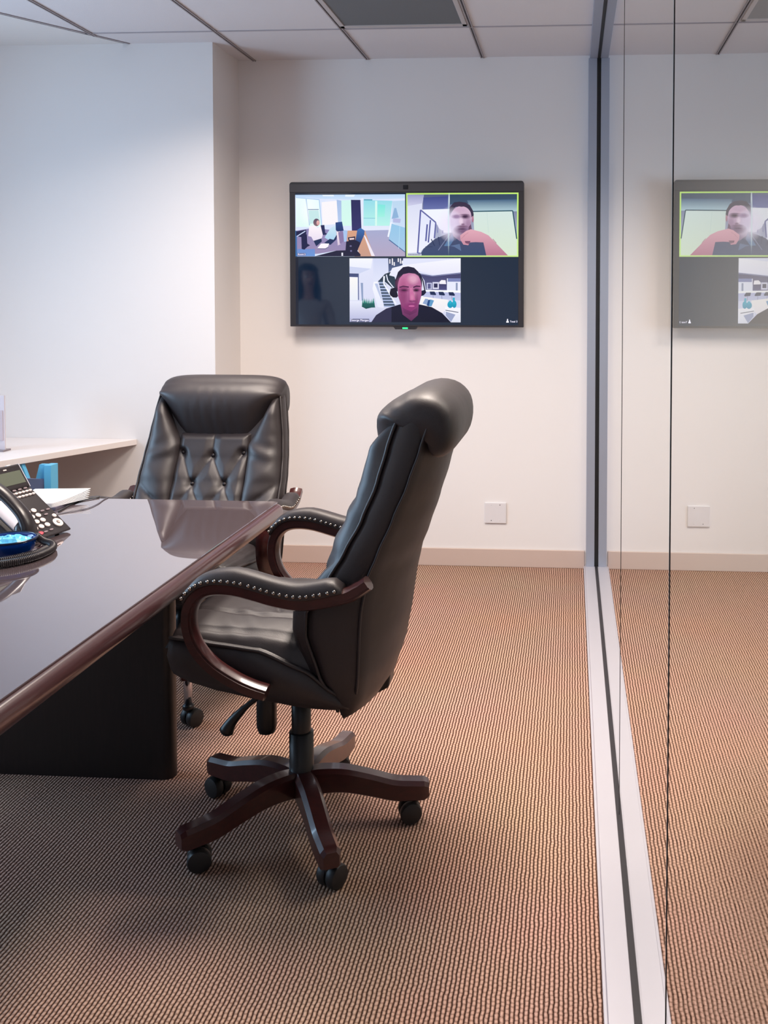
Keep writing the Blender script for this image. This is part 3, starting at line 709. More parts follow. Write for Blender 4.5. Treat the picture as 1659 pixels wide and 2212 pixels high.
# blue support frame under the counter
sf = empty('counter_support', (-2.36, 4.15, 0), 0, 'pale blue support frame with a grey panel beneath the white counter', 'support frame')
M_blue = mat('pale_blue_paint', (0.36, 0.70, 0.86), 0.5)
M_blue2 = mat('panel_grey_blue', (0.40, 0.45, 0.58), 0.6)
bm = bmesh.new(); box(bm, 0.022, 0.055, -0.03, 0.03, 0.0, 0.683); obj('post', bm, M_blue, sf, False, bevel=0.002)
bm = bmesh.new(); prism_y(bm, [(0.022, 0.683), (-0.008, 0.683), (-0.03, 0.60), (0.022, 0.59)], -0.012, 0.012); obj('gusset', bm, M_blue, sf, False)
bm = bmesh.new(); prism_y(bm, [(-0.09, 0.683), (-0.19, 0.683), (-0.19, 0.60), (-0.062, 0.61)], -0.012, 0.012); obj('gusset', bm, M_blue, sf, False)
bm = bmesh.new(); box(bm, -0.30, 0.022, -0.024, -0.012, 0.05, 0.62); obj('panel', bm, M_blue2, sf, False)
# framed box on the counter
fb = empty('display_stand', (-2.70, 4.30, 0.714), R(0), 'pale acrylic display stand on the white counter, cut by the left edge', 'display stand')
bm = bmesh.new(); box(bm, -0.09, 0.078, -0.004, 0.004, 0.0, 0.26); obj('panel', bm, mat('acrylic_pale', (0.80, 0.76, 0.78), 0.2), fb, False, bevel=0.002)
bm = bmesh.new(); box(bm, -0.08, 0.070, -0.007, -0.004, 0.05, 0.19); obj('sheet', bm, mat('acrylic_sheet', (0.74, 0.68, 0.70), 0.5), fb, False)
bm = bmesh.new(); box(bm, -0.09, 0.085, -0.03, 0.03, 0.0, 0.008); obj('foot', bm, mat('acrylic_foot', (0.5, 0.46, 0.48), 0.3), fb, False)

# ------------------------------------------------------------------ conference table
TX1, TX0, TY1, TY0, TZ = -0.950, -2.02, 3.115, -0.35, 0.755
tb_ = empty('conference_table', (-1.5, 1.4, 0), 0, 'dark mahogany conference table with a mirror-like glass top', 'table')
def rrect(x0, x1, y0, y1, r, n=6):
    out = []
    for cx, cy, a in ((x1-r, y1-r, 0), (x0+r, y1-r, 90), (x0+r, y0+r, 180), (x1-r, y0+r, 270)):
        for k in range(n+1): out.append((cx+r*math.cos(R(a+90*k/n)), cy+r*math.sin(R(a+90*k/n))))
    return out
def table_local(bm, tap=False):
    if tap:
        for v in bm.verts:
            if v.co.x > -1.5: v.co.x += (1.9-v.co.y)*0.0095-0.002
    for v in bm.verts: v.co -= Vector((-1.5, 1.4, 0))
bm = bmesh.new()
prof = [(-0.060, 0.700), (-0.014, 0.700), (-0.002, 0.702), (0.006, 0.708), (0.010, 0.718), (0.011, 0.730), (0.008, 0.741), (0.002, 0.7485), (-0.005, 0.7505), (-0.060, 0.7505)]
loft(bm, [[(x, y, z) for x, y in rrect(TX0-o_, TX1+o_+0.010, TY0-o_, TY1+o_, 0.04)] for o_, z in prof], True)
table_local(bm, True); obj('tabletop', bm, M_tedge, tb_, True, auto=35)
bm = bmesh.new()
loft(bm, [[(x, y, z) for x, y in rrect(TX0+o_, TX1-o_, TY0+o_, TY1-o_, 0.02)] for o_, z in ((0.001, 0.7505), (0, 0.752), (0, 0.7545), (0.001, TZ))], True)
table_local(bm, True); obj('glass_sheet', bm, M_ttop, tb_, False)
bm = bmesh.new(); prism(bm, rrect(-1.95, -1.172, 2.735, 2.795, 0.029), 0.0, 0.70)
table_local(bm); obj('leg_panel', bm, M_tbase, tb_, True, auto=35)
bm = bmesh.new(); prism(bm, rrect(-1.95, -1.172, 0.10, 0.16, 0.029), 0.0, 0.70)
table_local(bm); obj('leg_panel', bm, M_tbase, tb_, True, auto=35)

# ------------------------------------------------------------------ executive chairs
BACK = [(.372, .152, .160, .190, .16), (.41, .158, .19, .232, .225), (.45, .155, .205, .258, .25), (.52, .12, .215, .280, .265), (.62, .090, .22, .298, .272),
        (.68, .093, .225, .306, .275), (.76, .148, .24, .322, .274), (.82, .184, .265, .345, .274), (.90, .226, .300, .372, .268),
        (.985, .260, .335, .398, .258), (1.066, .282, .362, .420, .246), (1.127, .300, .380, .430, .236), (1.150, .322, .385, .430, .228), (1.165, .350, .385, .415, .21)]
ARM = [(.252, .763), (.225, .745), (.19, .730), (.102, .714), (.036, .722), (-.053, .745), (-.115, .747), (-.150, .731), (-.171, .698), (-.174, .652), (-.158, .603), (-.122, .560), (-.070, .526), (-.028, .507), (.008, .496)]
def arm_frames(path, i):
    a = path[max(i-1, 0)]; b = path[min(i+1, len(path)-1)]
    t = (b-a).normalized(); n = Vector((-t.z, 0, t.x))
    return t, (n if True else -n)
def make_chair(label, loc, rz, dz, nails, chrome, squash=0.0):
    t = empty('executive_chair', loc, rz, label, 'office chair', 'tufted leather executive chairs around the table')
    P = lambda s, y, z: Vector((s, y, z+dz-(squash*max(0, z-0.75))))
    # back shell
    bm = bmesh.new(); rings = []
    NZ = 44
    for i in range(NZ+1):
        z = BACK[0][0]+(BACK[-1][0]-BACK[0][0])*i/NZ
        Fs, S, Rr, W = interp(BACK, z); ring = []
        for k in range(9): ring.append(P(Fs+0.004, -W+2*W*k/8, z))
        for k in range(1, 5): q = k/4; ring.append(P(Fs+(S-Fs)*q, W+0.008*math.sin(PI*q), z))
        for k in range(1, 16):
            y = W-2*W*k/16; ring.append(P(S+(Rr-S)*(1-abs(y/W)**2.4), y, z))
        for k in range(4, 0, -1): q = k/4; ring.append(P(Fs+(S-Fs)*q, -W-0.008*math.sin(PI*q), z))
        rings.append(ring)
    loft(bm, rings); obj('back_shell', bm, M_leather, t)
    # piping along front and rear seams
    for side in (-1, 1):
        for which in (0, 1):
            pts = []
            for i in range(41):
                z = 0.42+(1.150-0.42)*i/40; f = interp(BACK, z)
                if which == 1 and z < 0.46: continue
                pts.append(P(f[which] if which == 0 else f[1], side*(f[3]+0.003), z))
            bm = bmesh.new(); tube(bm, pts, 0.0042 if which == 0 else 0.003, 6); obj('piping', bm, M_leather, t)
    TI = lambda z: 0.118+0.018*math.sin((z-0.5)*5)
    # side bolsters, two lobes each
    for side in (-1, 1):
        def f(u, v):
            z = 0.47+(1.125-0.47)*v; Fs, S, Rr, W = interp(BACK, z)
            ti = TI(z)
            top = max(0.0, (z-0.945)/0.19); ti2 = ti+(W-ti)*0.85*top
            y = ti2+(W-0.002-ti2)*u
            puff = max(0.0, 1-abs(2*u-1)**2.6)**0.55
            seam = 0.805-0.10*(1-u)
            dl_ = abs(z-seam)
            lobe = min(1.0, (dl_/0.085))**0.5
            ends = min(1.0, (z-0.47)/0.05, (1.125-z)/0.06)**0.5 if 0.47 < z < 1.125 else 0
            h = 0.050*puff*(0.35+0.65*lobe)*ends
            h += 0.0035*puff*math.sin(z*95+u*5)*math.exp(-((z-0.93)/0.05)**2)
            return P(Fs-h+0.002, side*y, z)
        bm = bmesh.new(); grid(bm, f, 18, 70); obj('side_bolster', bm, M_leather, t)
    # tufted centre panel with buttons
    buttons = [(0.0, 0.902), (-0.118, 0.912), (0.118, 0.912), (-0.062, 0.800), (0.062, 0.800), (0.0, 0.700), (-0.118, 0.700), (0.118, 0.700), (-0.062, 0.605), (0.062, 0.605)]
    segs = [((0, .902), (-.062, .800)), ((0, .902), (.062, .800)), ((-.118, .912), (-.062, .800)), ((.118, .912), (.062, .800)), ((-.062, .800), (0, .700)), ((.062, .800), (0, .700)),
            ((-.062, .800), (-.118, .700)), ((.062, .800), (.118, .700)), ((0, .700), (-.062, .605)), ((0, .700), (.062, .605)), ((-.118, .700), (-.062, .605)), ((.118, .700), (.062, .605)), ((0, .902), (0, 0.99)), ((-.062, .605), (-.03, .55)), ((.062, .605), (.03, .55))]
    def sd(y, z):
        best = 9
        for (a, b) in segs:
            ax, az = a; bx_, bz_ = b; dx, dz_ = bx_-ax, bz_-az
            q = max(0, min(1, ((y-ax)*dx+(z-az)*dz_)/(dx*dx+dz_*dz_)))
            best = min(best, math.hypot(y-ax-dx*q, z-az-dz_*q))
        return best
    def hq(y, z):
        d_ = sd(y, z); bd = min(math.hypot(y-a, z-b) for a, b in buttons)
        h = 0.016+0.014*min(1, d_/0.030)**0.6
        h -= 0.016*math.exp(-(bd/0.017)**2)
        return h
    def f(u, v):
        z = 0.52+(0.985-0.52)*v; Fs, S, Rr, W = interp(BACK, z); ti = TI(z)+0.006
        y = -ti+2*ti*u
        e_ = min(1, u/0.08, (1-u)/0.08, (v)/0.05, (1-v)/0.04)**0.5 if 0 < u < 1 and 0 < v < 1 else 0
        return P(Fs-hq(y, z)*e_+0.004, y, z)
    bm = bmesh.new(); grid(bm, f, 60, 110); tp = obj('tufted_panel', bm, M_leather, t)
    for (y, z) in buttons[:8]:
        Fs = interp(BACK, z)[0]; c_ = P(Fs-hq(y, z)-0.001, y, z)
        bm = bmesh.new(); lathe(bm, [(0.0001, 0.006), (0.004, 0.0055), (0.0068, 0.003), (0.0075, 0), (0.006, -0.004), (0.0001, -0.004)], 14, Matrix.Translation(c_) @ Matrix.Rotation(R(-90-15), 4, 'Y'))
        obj('button', bm, M_leather, tp)
    # head pillow rolled over the top
    prof = [(.286, .922), (.274, .934), (.262, .965), (.249, 1.008), (.236, 1.055), (.230, 1.095), (.235, 1.128), (.250, 1.153), (.276, 1.173), (.300, 1.184), (.325, 1.199), (.362, 1.207), (.402, 1.199), (.432, 1.176), (.447, 1.146), (.450, 1.107), (.442, 1.070), (.426, 1.047), (.406, 1.036), (.390, 1.042), (.382, 1.070)]
    pc = spline([(a, 0, b) for a, b in prof], 44)
    AX, AZ = 0.345, 1.10
    bm = bmesh.new(); rings = []
    NT = 36
    for j in range(NT+1):
        q = -1+2*j/NT; y = 0.243*(math.sin(q*PI/2)*0.25+q*0.75); aq = abs(y)/0.243
        k = 1-(max(0.0, 1-aq**5))**0.5
        ring = []
        for i, p in enumerate(pc):
            u = i/len(pc)
            s_, z_ = p.x, p.z
            front = max(0.0, 1-u/0.42)
            if u < 0.42 and z_ < 1.16: z_ += (1.16-z_)*0.80*min(1, max(0, (aq-0.50)/0.46))
            s_ += 0.045*aq**2.5*front
            if u < 0.45:   # gathers
                s_ += 0.0032*math.sin(y*150+math.sin(z_*40))*math.exp(-(y/0.10)**2)*min(1, front*2)
            s_ = s_+(AX+0.03-s_)*k*0.42; z_ = z_+(AZ-z_)*k*0.36
            ring.append(P(s_, y, z_))
        rings.append(ring)
    loft(bm, rings, True, True); obj('head_pillow', bm, M_leather, t)
    # seat base
    SEAT = [(-.272, .560, .520, .215), (-.255, .597, .497, .248), (-.20, .597, .482, .262), (-.129, .590, .468, .270), (-.026, .580, .450, .274), (.087, .532, .432, .270), (.15, .478, .424, .258), (.188, .440, .422, .235)]
    bm = bmesh.new(); rings = []
    for i in range(31):
        s_ = SEAT[0][0]+(SEAT[-1][0]-SEAT[0][0])*i/30; zt, zb, W = interp(SEAT, s_); ring = []
        for k in range(11): ring.append(P(s_, -W+2*W*k/10, zt))
        for k in range(1, 6): q = k/5; ring.append(P(s_, W+0.016*math.sin(PI*q)-0.02*q*q, zt+(zb-zt)*q))
        for k in range(1, 10): ring.append(P(s_, (W-0.02)*(1-2*k/10), zb-0.006*math.sin(PI*k/10)))
        for k in range(5, 0, -1): q = k/5; ring.append(P(s_, -W-0.016*math.sin(PI*q)+0.02*q*q, zt+(zb-zt)*q))
        rings.append(ring)
    loft(bm, rings); obj('seat_base', bm, M_leather, t)
    for side in (-1, 1):
        pts = []
        for i in range(31):
            s_ = -0.255+(0.180+0.255)*i/30; zt, zb, W = interp(SEAT, s_); pts.append(P(s_, side*(W+0.002), zt))
        bm = bmesh.new(); tube(bm, pts, 0.0045, 6); obj('seat_piping', bm, M_leather, t)
    # seat cushion
    def f(u, v):
        s_ = -0.285+(0.165+0.285)*u; zt, zb, W = interp(SEAT, max(-.268, s_)); W -= 0.012
        y = -W+2*W*v; a = abs(2*v-1)
        zc = 0.625 - 0.10*max(0, (s_-0.0)/0.16)**2*0.6
        edge = max(0.0, 1-a**5)**0.5
        if u < 0.16: roll = math.sqrt(max(0, 1-((0.16-u)/0.16)**2))
        else: roll = 1
        z = zt-0.012+(zc-zt+0.012)*edge*roll if roll > 0 else zt-0.012
        if u < 0.05: z = min(z, zt+0.03*u/0.05)
        g = 0
        for c_ in (0.115,): g += 0.010*math.exp(-((abs(y)-c_-0.03*math.cos(s_*9))/0.006)**2)
        d1 = abs(s_+0.08-abs(y)*0.5); g += 0.008*math.exp(-(d1/0.006)**2)*(1 if abs(y) < 0.12 else 0)
        g += 0.010*math.exp(-((abs(y)-(W-0.034))/0.005)**2)
        if abs(y) > 0.1: g -= 0.0016*math.sin(s_*95+y*60)*math.exp(-((s_+0.10)/0.06)**2)
        return P(s_, y, z-g*edge)
    bm = bmesh.new(); grid(bm, f, 60, 60); obj('seat_cushion', bm, M_leather, t)
    # arms
    path = [Vector((a, 0, b)) for a, b in ARM]; path = spline(path, 60)
    for side in (-1, 1):
        def sy(i): return side*(0.315+0.012*math.exp(-((i-26)/18)**2))
        bm = bmesh.new(); rings = []
        for i, p in enumerate(path):
            a = path[max(i-1, 0)]; b = path[min(i+1, len(path)-1)]; tt = (b-a).normalized(); n = Vector((tt.z, 0, -tt.x))
            th = 0.0175 if i > 3 else 0.0165; wd = 0.023
            c = Vector((p.x, sy(i), p.z+dz)); Y = Vector((0, 1, 0)); b_ = 0.35
            ring = []
            for (pn, py) in ((1, b_), (b_+.3, 1), (-b_, 1), (-b_-.05, 0.86), (-.65, .86), (-1, b_), (-1, -b_), (-.65, -.86), (-b_-.05, -.86), (-b_, -1), (b_+.3, -1), (1, -b_)):
                ring.append(c+n*pn*th+Y*py*wd)
            rings.append(ring)
        loft(bm, rings); arm = obj('armrest', bm, M_wood, t, True, auto=40)
        # leather pad
        bm = bmesh.new(); rings = []
        i0, i1 = 8, 33
        sgn = 1
        for i in range(i0, i1+1):
            p = path[i]; a = path[i-1]; b = path[i+1]; tt = (b-a).normalized(); n = Vector((tt.z, 0, -tt.x))
            if n.z < 0 and i < 30: n = -n
            if i >= 30 and n.x > 0: n = -n
            q = (i-i0)/(i1-i0); k = min(1, (q/0.05 if q < 0.5 else (1-q)/0.06))**0.5 if 0 < q < 1 else 0.35
            k = max(k, 0.35)
            if i > 22: k *= 1-0.58*min(1, (i-22)/8)
            c = Vector((p.x, sy(i), p.z+dz))+n*0.013
            ring = []
            for m_ in range(16):
                aa = 2*PI*m_/16; ca, sa = math.cos(aa), math.sin(aa)
                ex = 0.7
                py = math.copysign(abs(ca)**ex, ca)*0.030; pn = math.copysign(abs(sa)**ex, sa)
                pn = pn*0.034*k if pn > 0 else pn*0.004
                ring.append(c+n*(pn+0.002)+Vector((0, 1, 0))*py*(0.9+0.1*k))
            rings.append(ring)
        loft(bm, rings); pad = obj('arm_pad', bm, M_leather, t)
        # moulded groove line
        face = nails.get(side)
        if face:
            # evenly spaced nail heads along the pad's lower side
            acc = 0; last = None; cnt = 0; fine = []
            for i in range(i0+1, i1):
                for s_ in range(6):
                    fine.append((i+s_/6))
            base = None
            prevp = None; step = 0.0142
            for fi in fine:
                i = int(fi); fr = fi-i
                p = path[i].lerp(path[i+1], fr); a = path[i-1]; b = path[i+1]; tt = (b-a).normalized(); n = Vector((tt.z, 0, -tt.x))
                if n.z < 0 and i < 30: n = -n
                if i >= 30 and n.x > 0: n = -n
                c = Vector((p.x, sy(fi)+face*0.0285, p.z+dz))+n*0.022
                if prevp is None or (c-prevp).length >= step:
                    prevp = c
                    Mx = Matrix.Translation(c) @ Matrix.Rotation(-face*PI/2, 4, 'X')
                    if base is None:
                        bm = bmesh.new(); lathe(bm, [(0.0048, -0.001), (0.0044, 0.0018), (0.0028, 0.0036), (0.0001, 0.0044)], 10)
                        base = obj('nailhead', bm, M_nail, pad); base.matrix_local = Mx
                    else:
                        o = base.copy(); col.objects.link(o); o.matrix_local = Mx
    # mechanism
    bm = bmesh.new(); prism_y(bm, [(-.20, .488+dz), (-.19, .452+dz), (-.13, .425+dz), (-.07, .385+dz), (.06, .378+dz), (.12, .41+dz), (.12, .44+dz)], -0.10, 0.10)
    obj('tilt_mechanism', bm, M_blackp, t, False, bevel=0.008)
    bm = bmesh.new(); prism_y(bm, [(.08, .40+dz), (.20, .375+dz), (.245, .40+dz), (.25, .44+dz), (.20, .43+dz), (.08, .425+dz)], -0.035, 0.035)
    obj('back_bracket', bm, M_blackp, t, False, bevel=0.006)
    bm = bmesh.new(); lathe(bm, [(0.012, .41+dz), (0.024, .375+dz), (0.027, .33+dz), (0.027, .272+dz), (0.022, .256+dz), (0.010, .250+dz)], 20, Matrix.Translation((-.095, 0, 0)))
    obj('tension_knob', bm, M_blackp, t)
    bm = bmesh.new(); pts = spline([(-.07, -.03, .40+dz), (-.11, -.05, .365+dz), (-.145, -.055, .335+dz), (-.175, -.055, .300+dz), (-.19, -.055, .272+dz)], 16)
    tube(bm, pts, lambda q: 0.007+0.013*max(0, (q-0.35)/0.6)**1.2 if q < 0.97 else 0.012, 12); obj('lever', bm, M_blackp, t)
    bm = bmesh.new(); lathe(bm, [(0.026, .39+dz), (0.026, .245), (0.0245, .235)], 24); obj('gas_lift', bm, M_blackp, t)
    bm = bmesh.new(); lathe(bm, [(0.028, .262), (0.0325, .260), (0.0325, .12), (0.034, .10), (0.018, .098), (0.018, .075), (0.014, .07)], 24); obj('column_cover', bm, M_blackp, t)
    # spokes and casters
    a0 = -1.0907 - rz if not chrome else R(-70.5)-rz
    for k in range(5):
        a = a0+k*2*PI/5; ca, sa = math.cos(a), math.sin(a); X = Vector((ca, sa, 0)); Yv = Vector((-sa, ca, 0))
        bm = bmesh.new(); rings = []
        top = [(0.018, .158), (.06, .162), (.12, .158), (.19, .140), (.25, .122), (.30, .117), (.343, .114)]
        up = 0.10 if chrome else 0.0
        tp_ = spline([(p[0], 0, p[1]) for p in top], 20)
        for i, p in enumerate(tp_):
            q = i/20; hgt = 0.068-0.018*q; wd = 0.029-0.004*q if q > 0.1 else 0.027
            if i == 20: hgt -= 0.012; wd -= 0.006
            z1 = p.z+up-(0.006 if i == 20 else 0); z0 = z1-hgt; r_ = p.x
            ring = []
            for (yy, zz) in ((-.62, z1), (.62, z1), (1, z1-.010), (1, z0+.004), (.8, z0), (-.8, z0), (-1, z0+.004), (-1, z1-.010)):
                ring.append(X*r_+Yv*yy*wd+Vector((0, 0, zz)))
            rings.append(ring)
        loft(bm, rings); sp = obj('base_spoke', bm, M_wood, t, True, auto=30)
        # caster
        c = X*0.305
        if chrome:
            bm = bmesh.new(); lathe(bm, [(0.015, 0.22), (0.015, 0.075)], 20, Matrix.Translation(c)); obj('chrome_stem', bm, M_chrome, sp)
            bm = bmesh.new(); lathe(bm, [(0.014, 0.078), (0.019, 0.074), (0.019, 0.064), (0.014, 0.058)], 20, Matrix.Translation(c)); obj('stem_collar', bm, M_blackp, sp)
        sw = (R(60), R(200), R(200), R(150), R(20))[k]-rz
        Mc = Matrix.Translation(c) @ Matrix.Rotation(sw, 4, 'Z') @ Matrix.Translation((0.014, 0, 0.030))
        bm = bmesh.new()
        for sgn in (-1, 1):
            prof_ = [(0.004, 0.003), (0.027, 0.003), (0.0295, 0.007), (0.0300, 0.021), (0.027, 0.027), (0.017, 0.030), (0.001, 0.031)]
            lathe(bm, prof_, 22, Mc @ Matrix.Rotation(-sgn*PI/2, 4, 'X'))
        box(bm, -0.012, 0.012, -0.005, 0.005, -0.01, 0.02, Mc)
        lathe(bm, [(0.008, 0.02), (0.008, 0.065), (0.011, 0.066), (0.011, 0.072)], 12, Matrix.Translation(c))
        # hood
        for i in range(8):
            pass
        obj('caster', bm, M_caster, sp, True, auto=35)
    return t
make_chair('black leather executive chair seen from the side, back to the glass wall', (-0.7216, 2.5206, 0), 0, 0.0, {-1: -1, 1: -1}, False)
make_chair('tufted black leather executive chair facing us at the far end of the table', (-1.368, 3.375, 0), R(90), -0.075, {-1: -1, 1: -1}, True, 0.018)

# ------------------------------------------------------------------ desk phone
PX, PY, PHR = -1.433, 2.662, R(-11)     # front right corner (the user sits towards +x)
ph = empty('desk_phone', (PX, PY, TZ), PHR, 'black office desk phone with tilted display and round white keys, beside the blue bowl', 'telephone')
M_phone = mat('phone_plastic', (0.15, 0.125, 0.135), 0.3)
M_key = mat('phone_key', (0.86, 0.80, 0.78), 0.4)
M_lcd = mat('lcd', (0.36, 0.38, 0.33), 0.25)
s0 = Vector((-0.004, 0, 0.014)); s1 = Vector((-0.147, 0, 0.131))       # keypad slope
sx_ = (s1-s0).normalized(); sn = Vector((-sx_.z, 0, sx_.x)); sn = sn if sn.z > 0 else -sn
bm = bmesh.new(); prism_y(bm, [(0.0, 0.006), (0.001, 0.010), (-0.004, 0.014), (-0.147, 0.131), (-0.160, 0.128), (-0.158, 0.104), (-0.034, 0.004), (-0.01, 0.003)], -0.118, 0.0)
obj('body', bm, M_phone, ph, False, bevel=0.004)
bm = bmesh.new(); prism_y(bm, [(0.0, 0.006), (-0.004, 0.010), (-0.006, 0.012), (-0.132, 0.107), (-0.148, 0.118), (-0.152, 0.100), (-0.034, 0.004), (-0.01, 0.003)], -0.192, -0.117)
obj('cradle', bm, M_phone, ph, False, bevel=0.003)
bm = bmesh.new()
for (a_, b_, y0_, y1_) in ((0.0135, 0.108, -0.172, -0.122),):
    p0 = Vector((-0.012, 0, 0.0175)); p1 = Vector((-0.128, 0, 0.1050)); dd_ = (p1-p0); nn_ = Vector((-dd_.z, 0, dd_.x)).normalized(); nn_ = nn_ if nn_.z > 0 else -nn_
    vs = [bm.verts.new(p0+dd_*u_+Vector((0, y_, 0))+nn_*h_) for u_ in (0, 1) for y_ in (y0_, y1_) for h_ in (-0.003, 0.0025)]
    for f_ in ((0, 1, 3, 2), (4, 6, 7, 5), (0, 4, 5, 1), (2, 3, 7, 6), (0, 2, 6, 4), (1, 5, 7, 3)): bm.faces.new([vs[i] for i in f_])
obj('cradle_plate', bm, mat('grey_plate', (0.74, 0.74, 0.80), 0.35), ph, False)
bm = bmesh.new(); prism_y(bm, [(-0.11, 0.0), (-0.15, 0.0), (-0.165, 0.10), (-0.14, 0.115), (-0.07, 0.05)], -0.17, -0.02)
obj('stand', bm, M_blackp, ph, False, bevel=0.003)
for yy in (-0.03, -0.175):
    bm = bmesh.new(); lathe(bm, [(0.006, 0), (0.006, 0.010)], 12, Matrix.Translation((-0.022, yy, 0))); obj('foot', bm, M_blackp, ph)
d0 = Vector((-0.140, 0, 0.127)); d1 = Vector((-0.178, 0, 0.187)); dxv = (d1-d0).normalized(); dn = Vector((dxv.z, 0, -dxv.x))
def on(o_, ax, nn, u, y, h): return o_+ax*u+Vector((0, y, 0))+nn*h
def slab(bm, o_, ax, nn, u0, u1, y0, y1, h0, h1):
    vs = [bm.verts.new(on(o_, ax, nn, u, y, h)) for u in (u0, u1) for y in (y0, y1) for h in (h0, h1)]
    for f in ((0, 1, 3, 2), (4, 6, 7, 5), (0, 4, 5, 1), (2, 3, 7, 6), (0, 2, 6, 4), (1, 5, 7, 3)): bm.faces.new([vs[i] for i in f])
bm = bmesh.new(); slab(bm, d0, dxv, dn, -0.004, 0.071, -0.150, -0.003, -0.016, 0.006); dsp = obj('display_head', bm, M_phone, ph, False, bevel=0.005)
bm = bmesh.new(); slab(bm, d0, dxv, dn, 0.010, 0.050, -0.140, -0.012, 0.006, 0.0068); obj('lcd_screen', bm, M_lcd, dsp, False)
bm = bmesh.new(); slab(bm, d0, dxv, dn, 0.057, 0.0605, -0.070, -0.058, 0.006, 0.007); obj('badge', bm, M_key, dsp, False)
bm = bmesh.new(); slab(bm, d0, dxv, dn, 0.069, 0.074, -0.046, -0.030, -0.004, 0.003); obj('message_lamp', bm, M_white, dsp, False, bevel=0.002)
bm = bmesh.new(); slab(bm, d0, dxv, dn, -0.004, 0.071, -0.003, -0.0005, -0.012, 0.004); obj('silver_edge', bm, M_alu, dsp, False)
Mk = Matrix(((sx_.x, 0, sn.x, 0), (sx_.y, 1, sn.y, 0), (sx_.z, 0, sn.z, 0), (0, 0, 0, 1)))
def key(u, b, ru, ry, h, m, name='key'):
    c = s0+sx_*u+Vector((0, -b, 0))+sn*0.0005
    bm = bmesh.new(); seg = 16
    rings = [[c+sx_*ru*k_*math.cos(2*PI*j/seg)+Vector((0, 1, 0))*ry*k_*math.sin(2*PI*j/seg)+sn*hh for j in range(seg)] for k_, hh in ((1, 0), (1, h*0.7), (0.8, h), (0.1, h*0.8))]
    loft(bm, rings); return obj(name, bm, m, ph, True, auto=50)
for r_ in range(4):
    for c_ in range(3):
        key(0.0285+r_*0.0195, 0.064+c_*0.0235, 0.0074, 0.0088, 0.004, M_key)
key(0.025, 0.026, 0.0150, 0.0160, 0.005, M_key, 'navigation_key'); key(0.025, 0.026, 0.006, 0.006, 0.007, mat('key_mid', (0.62, 0.58, 0.56), 0.4), 'navigation_key')
key(0.051, 0.016, 0.0064, 0.0074, 0.004, M_key)
M_greyk = mat('phone_key_grey', (0.50, 0.44, 0.46), 0.4)
key(0.0075, 0.110, 0.0056, 0.0105, 0.004, mat('key_red', (0.88, 0.30, 0.36), 0.4))
for (u, b) in ((0.0078, 0.089), (0.0090, 0.066), (0.078, 0.038), (0.078, 0.016), (0.063, 0.037)): key(u, b, 0.003, 0.0075, 0.003, M_greyk)
for rw in (0.144, 0.158):
    for c_ in range(7): key(rw, 0.014+c_*0.0135, 0.0036, 0.0066, 0.004, M_key)
for c_ in range(4): key(0.170, 0.022+c_*0.021, 0.003, 0.0075, 0.003, M_greyk)
HY = -0.166
hs_pts = spline([on(s0, sx_, sn, 0.008, HY, 0.016), on(s0, sx_, sn, 0.022, HY, 0.034), on(s0, sx_, sn, 0.055, HY, 0.047), on(s0, sx_, sn, 0.105, HY, 0.050), on(s0, sx_, sn, 0.155, HY, 0.046), on(s0, sx_, sn, 0.195, HY, 0.032), on(s0, sx_, sn, 0.210, HY, 0.012)], 40)
bm = bmesh.new(); rings = []
for i, p in enumerate(hs_pts):
    q = i/40; a = hs_pts[max(i-1, 0)]; b = hs_pts[min(i+1, 40)]; tt = (b-a).normalized(); n = tt.cross(Vector((0, 1, 0))).normalized()
    e_ = abs(2*q-1); wy = 0.019+0.009*e_**2; th = 0.013+0.006*e_**3
    if i in (0, 40): wy *= 0.7; th *= 0.6
    rings.append([p+Vector((0, 1, 0))*wy*math.copysign(abs(math.cos(2*PI*j/16))**0.75, math.cos(2*PI*j/16))+n*th*math.copysign(abs(math.sin(2*PI*j/16))**0.75, math.sin(2*PI*j/16)) for j in range(16)])
loft(bm, rings)
for u in (0.024, 0.188):
    c = on(s0, sx_, sn, u, HY, 0.0); lathe(bm, [(0.016, -0.018), (0.022, 0.004), (0.026, 0.012), (0.026, 0.026), (0.018, 0.032)], 20, Matrix.Translation(c) @ Mk)
obj('handset', bm, M_phone, ph)
# coiled handset cord looping in front of the bowl
def coil(pts, rc, name):
    cp = spline(pts, 500); cum = [0]
    for a, b in zip(cp, cp[1:]): cum.append(cum[-1]+(b-a).length)
    tot = cum[-1]; fine = []; j = 0; pitch = 0.0044; NS = int(tot/pitch*9)
    for i in range(NS+1):
        s_ = tot*i/NS
        while j < len(cum)-2 and cum[j+1] < s_: j += 1
        q = (s_-cum[j])/max(1e-9, cum[j+1]-cum[j]); p = cp[j].lerp(cp[j+1], min(q, 1))
        tt = (cp[j+1]-cp[j]).normalized(); n1 = Vector((0, 0, 1)); n1 = (n1-tt*n1.dot(tt)).normalized(); n2 = tt.cross(n1)
        an = s_/pitch*2*PI; fine.append(p+(n1*math.cos(an)+n2*math.sin(an))*rc)
    bm = bmesh.new(); tube(bm, fine, 0.0022, 5)
    return bm
zc = 0.755+0.0112
bm = coil([(-1.455, 2.520, .780), (-1.425, 2.505, .768), (-1.392, 2.485, zc), (-1.368, 2.450, zc), (-1.358, 2.400, zc), (-1.366, 2.340, zc), (-1.400, 2.290, zc), (-1.47, 2.245, zc), (-1.56, 2.245, zc), (-1.61, 2.285, zc), (-1.595, 2.325, zc), (-1.54, 2.290, zc), (-1.47, 2.285, zc), (-1.42, 2.315, zc), (-1.378, 2.375, zc+0.001), (-1.376, 2.43, zc+0.001)], 0.0080, 'coiled_cord')
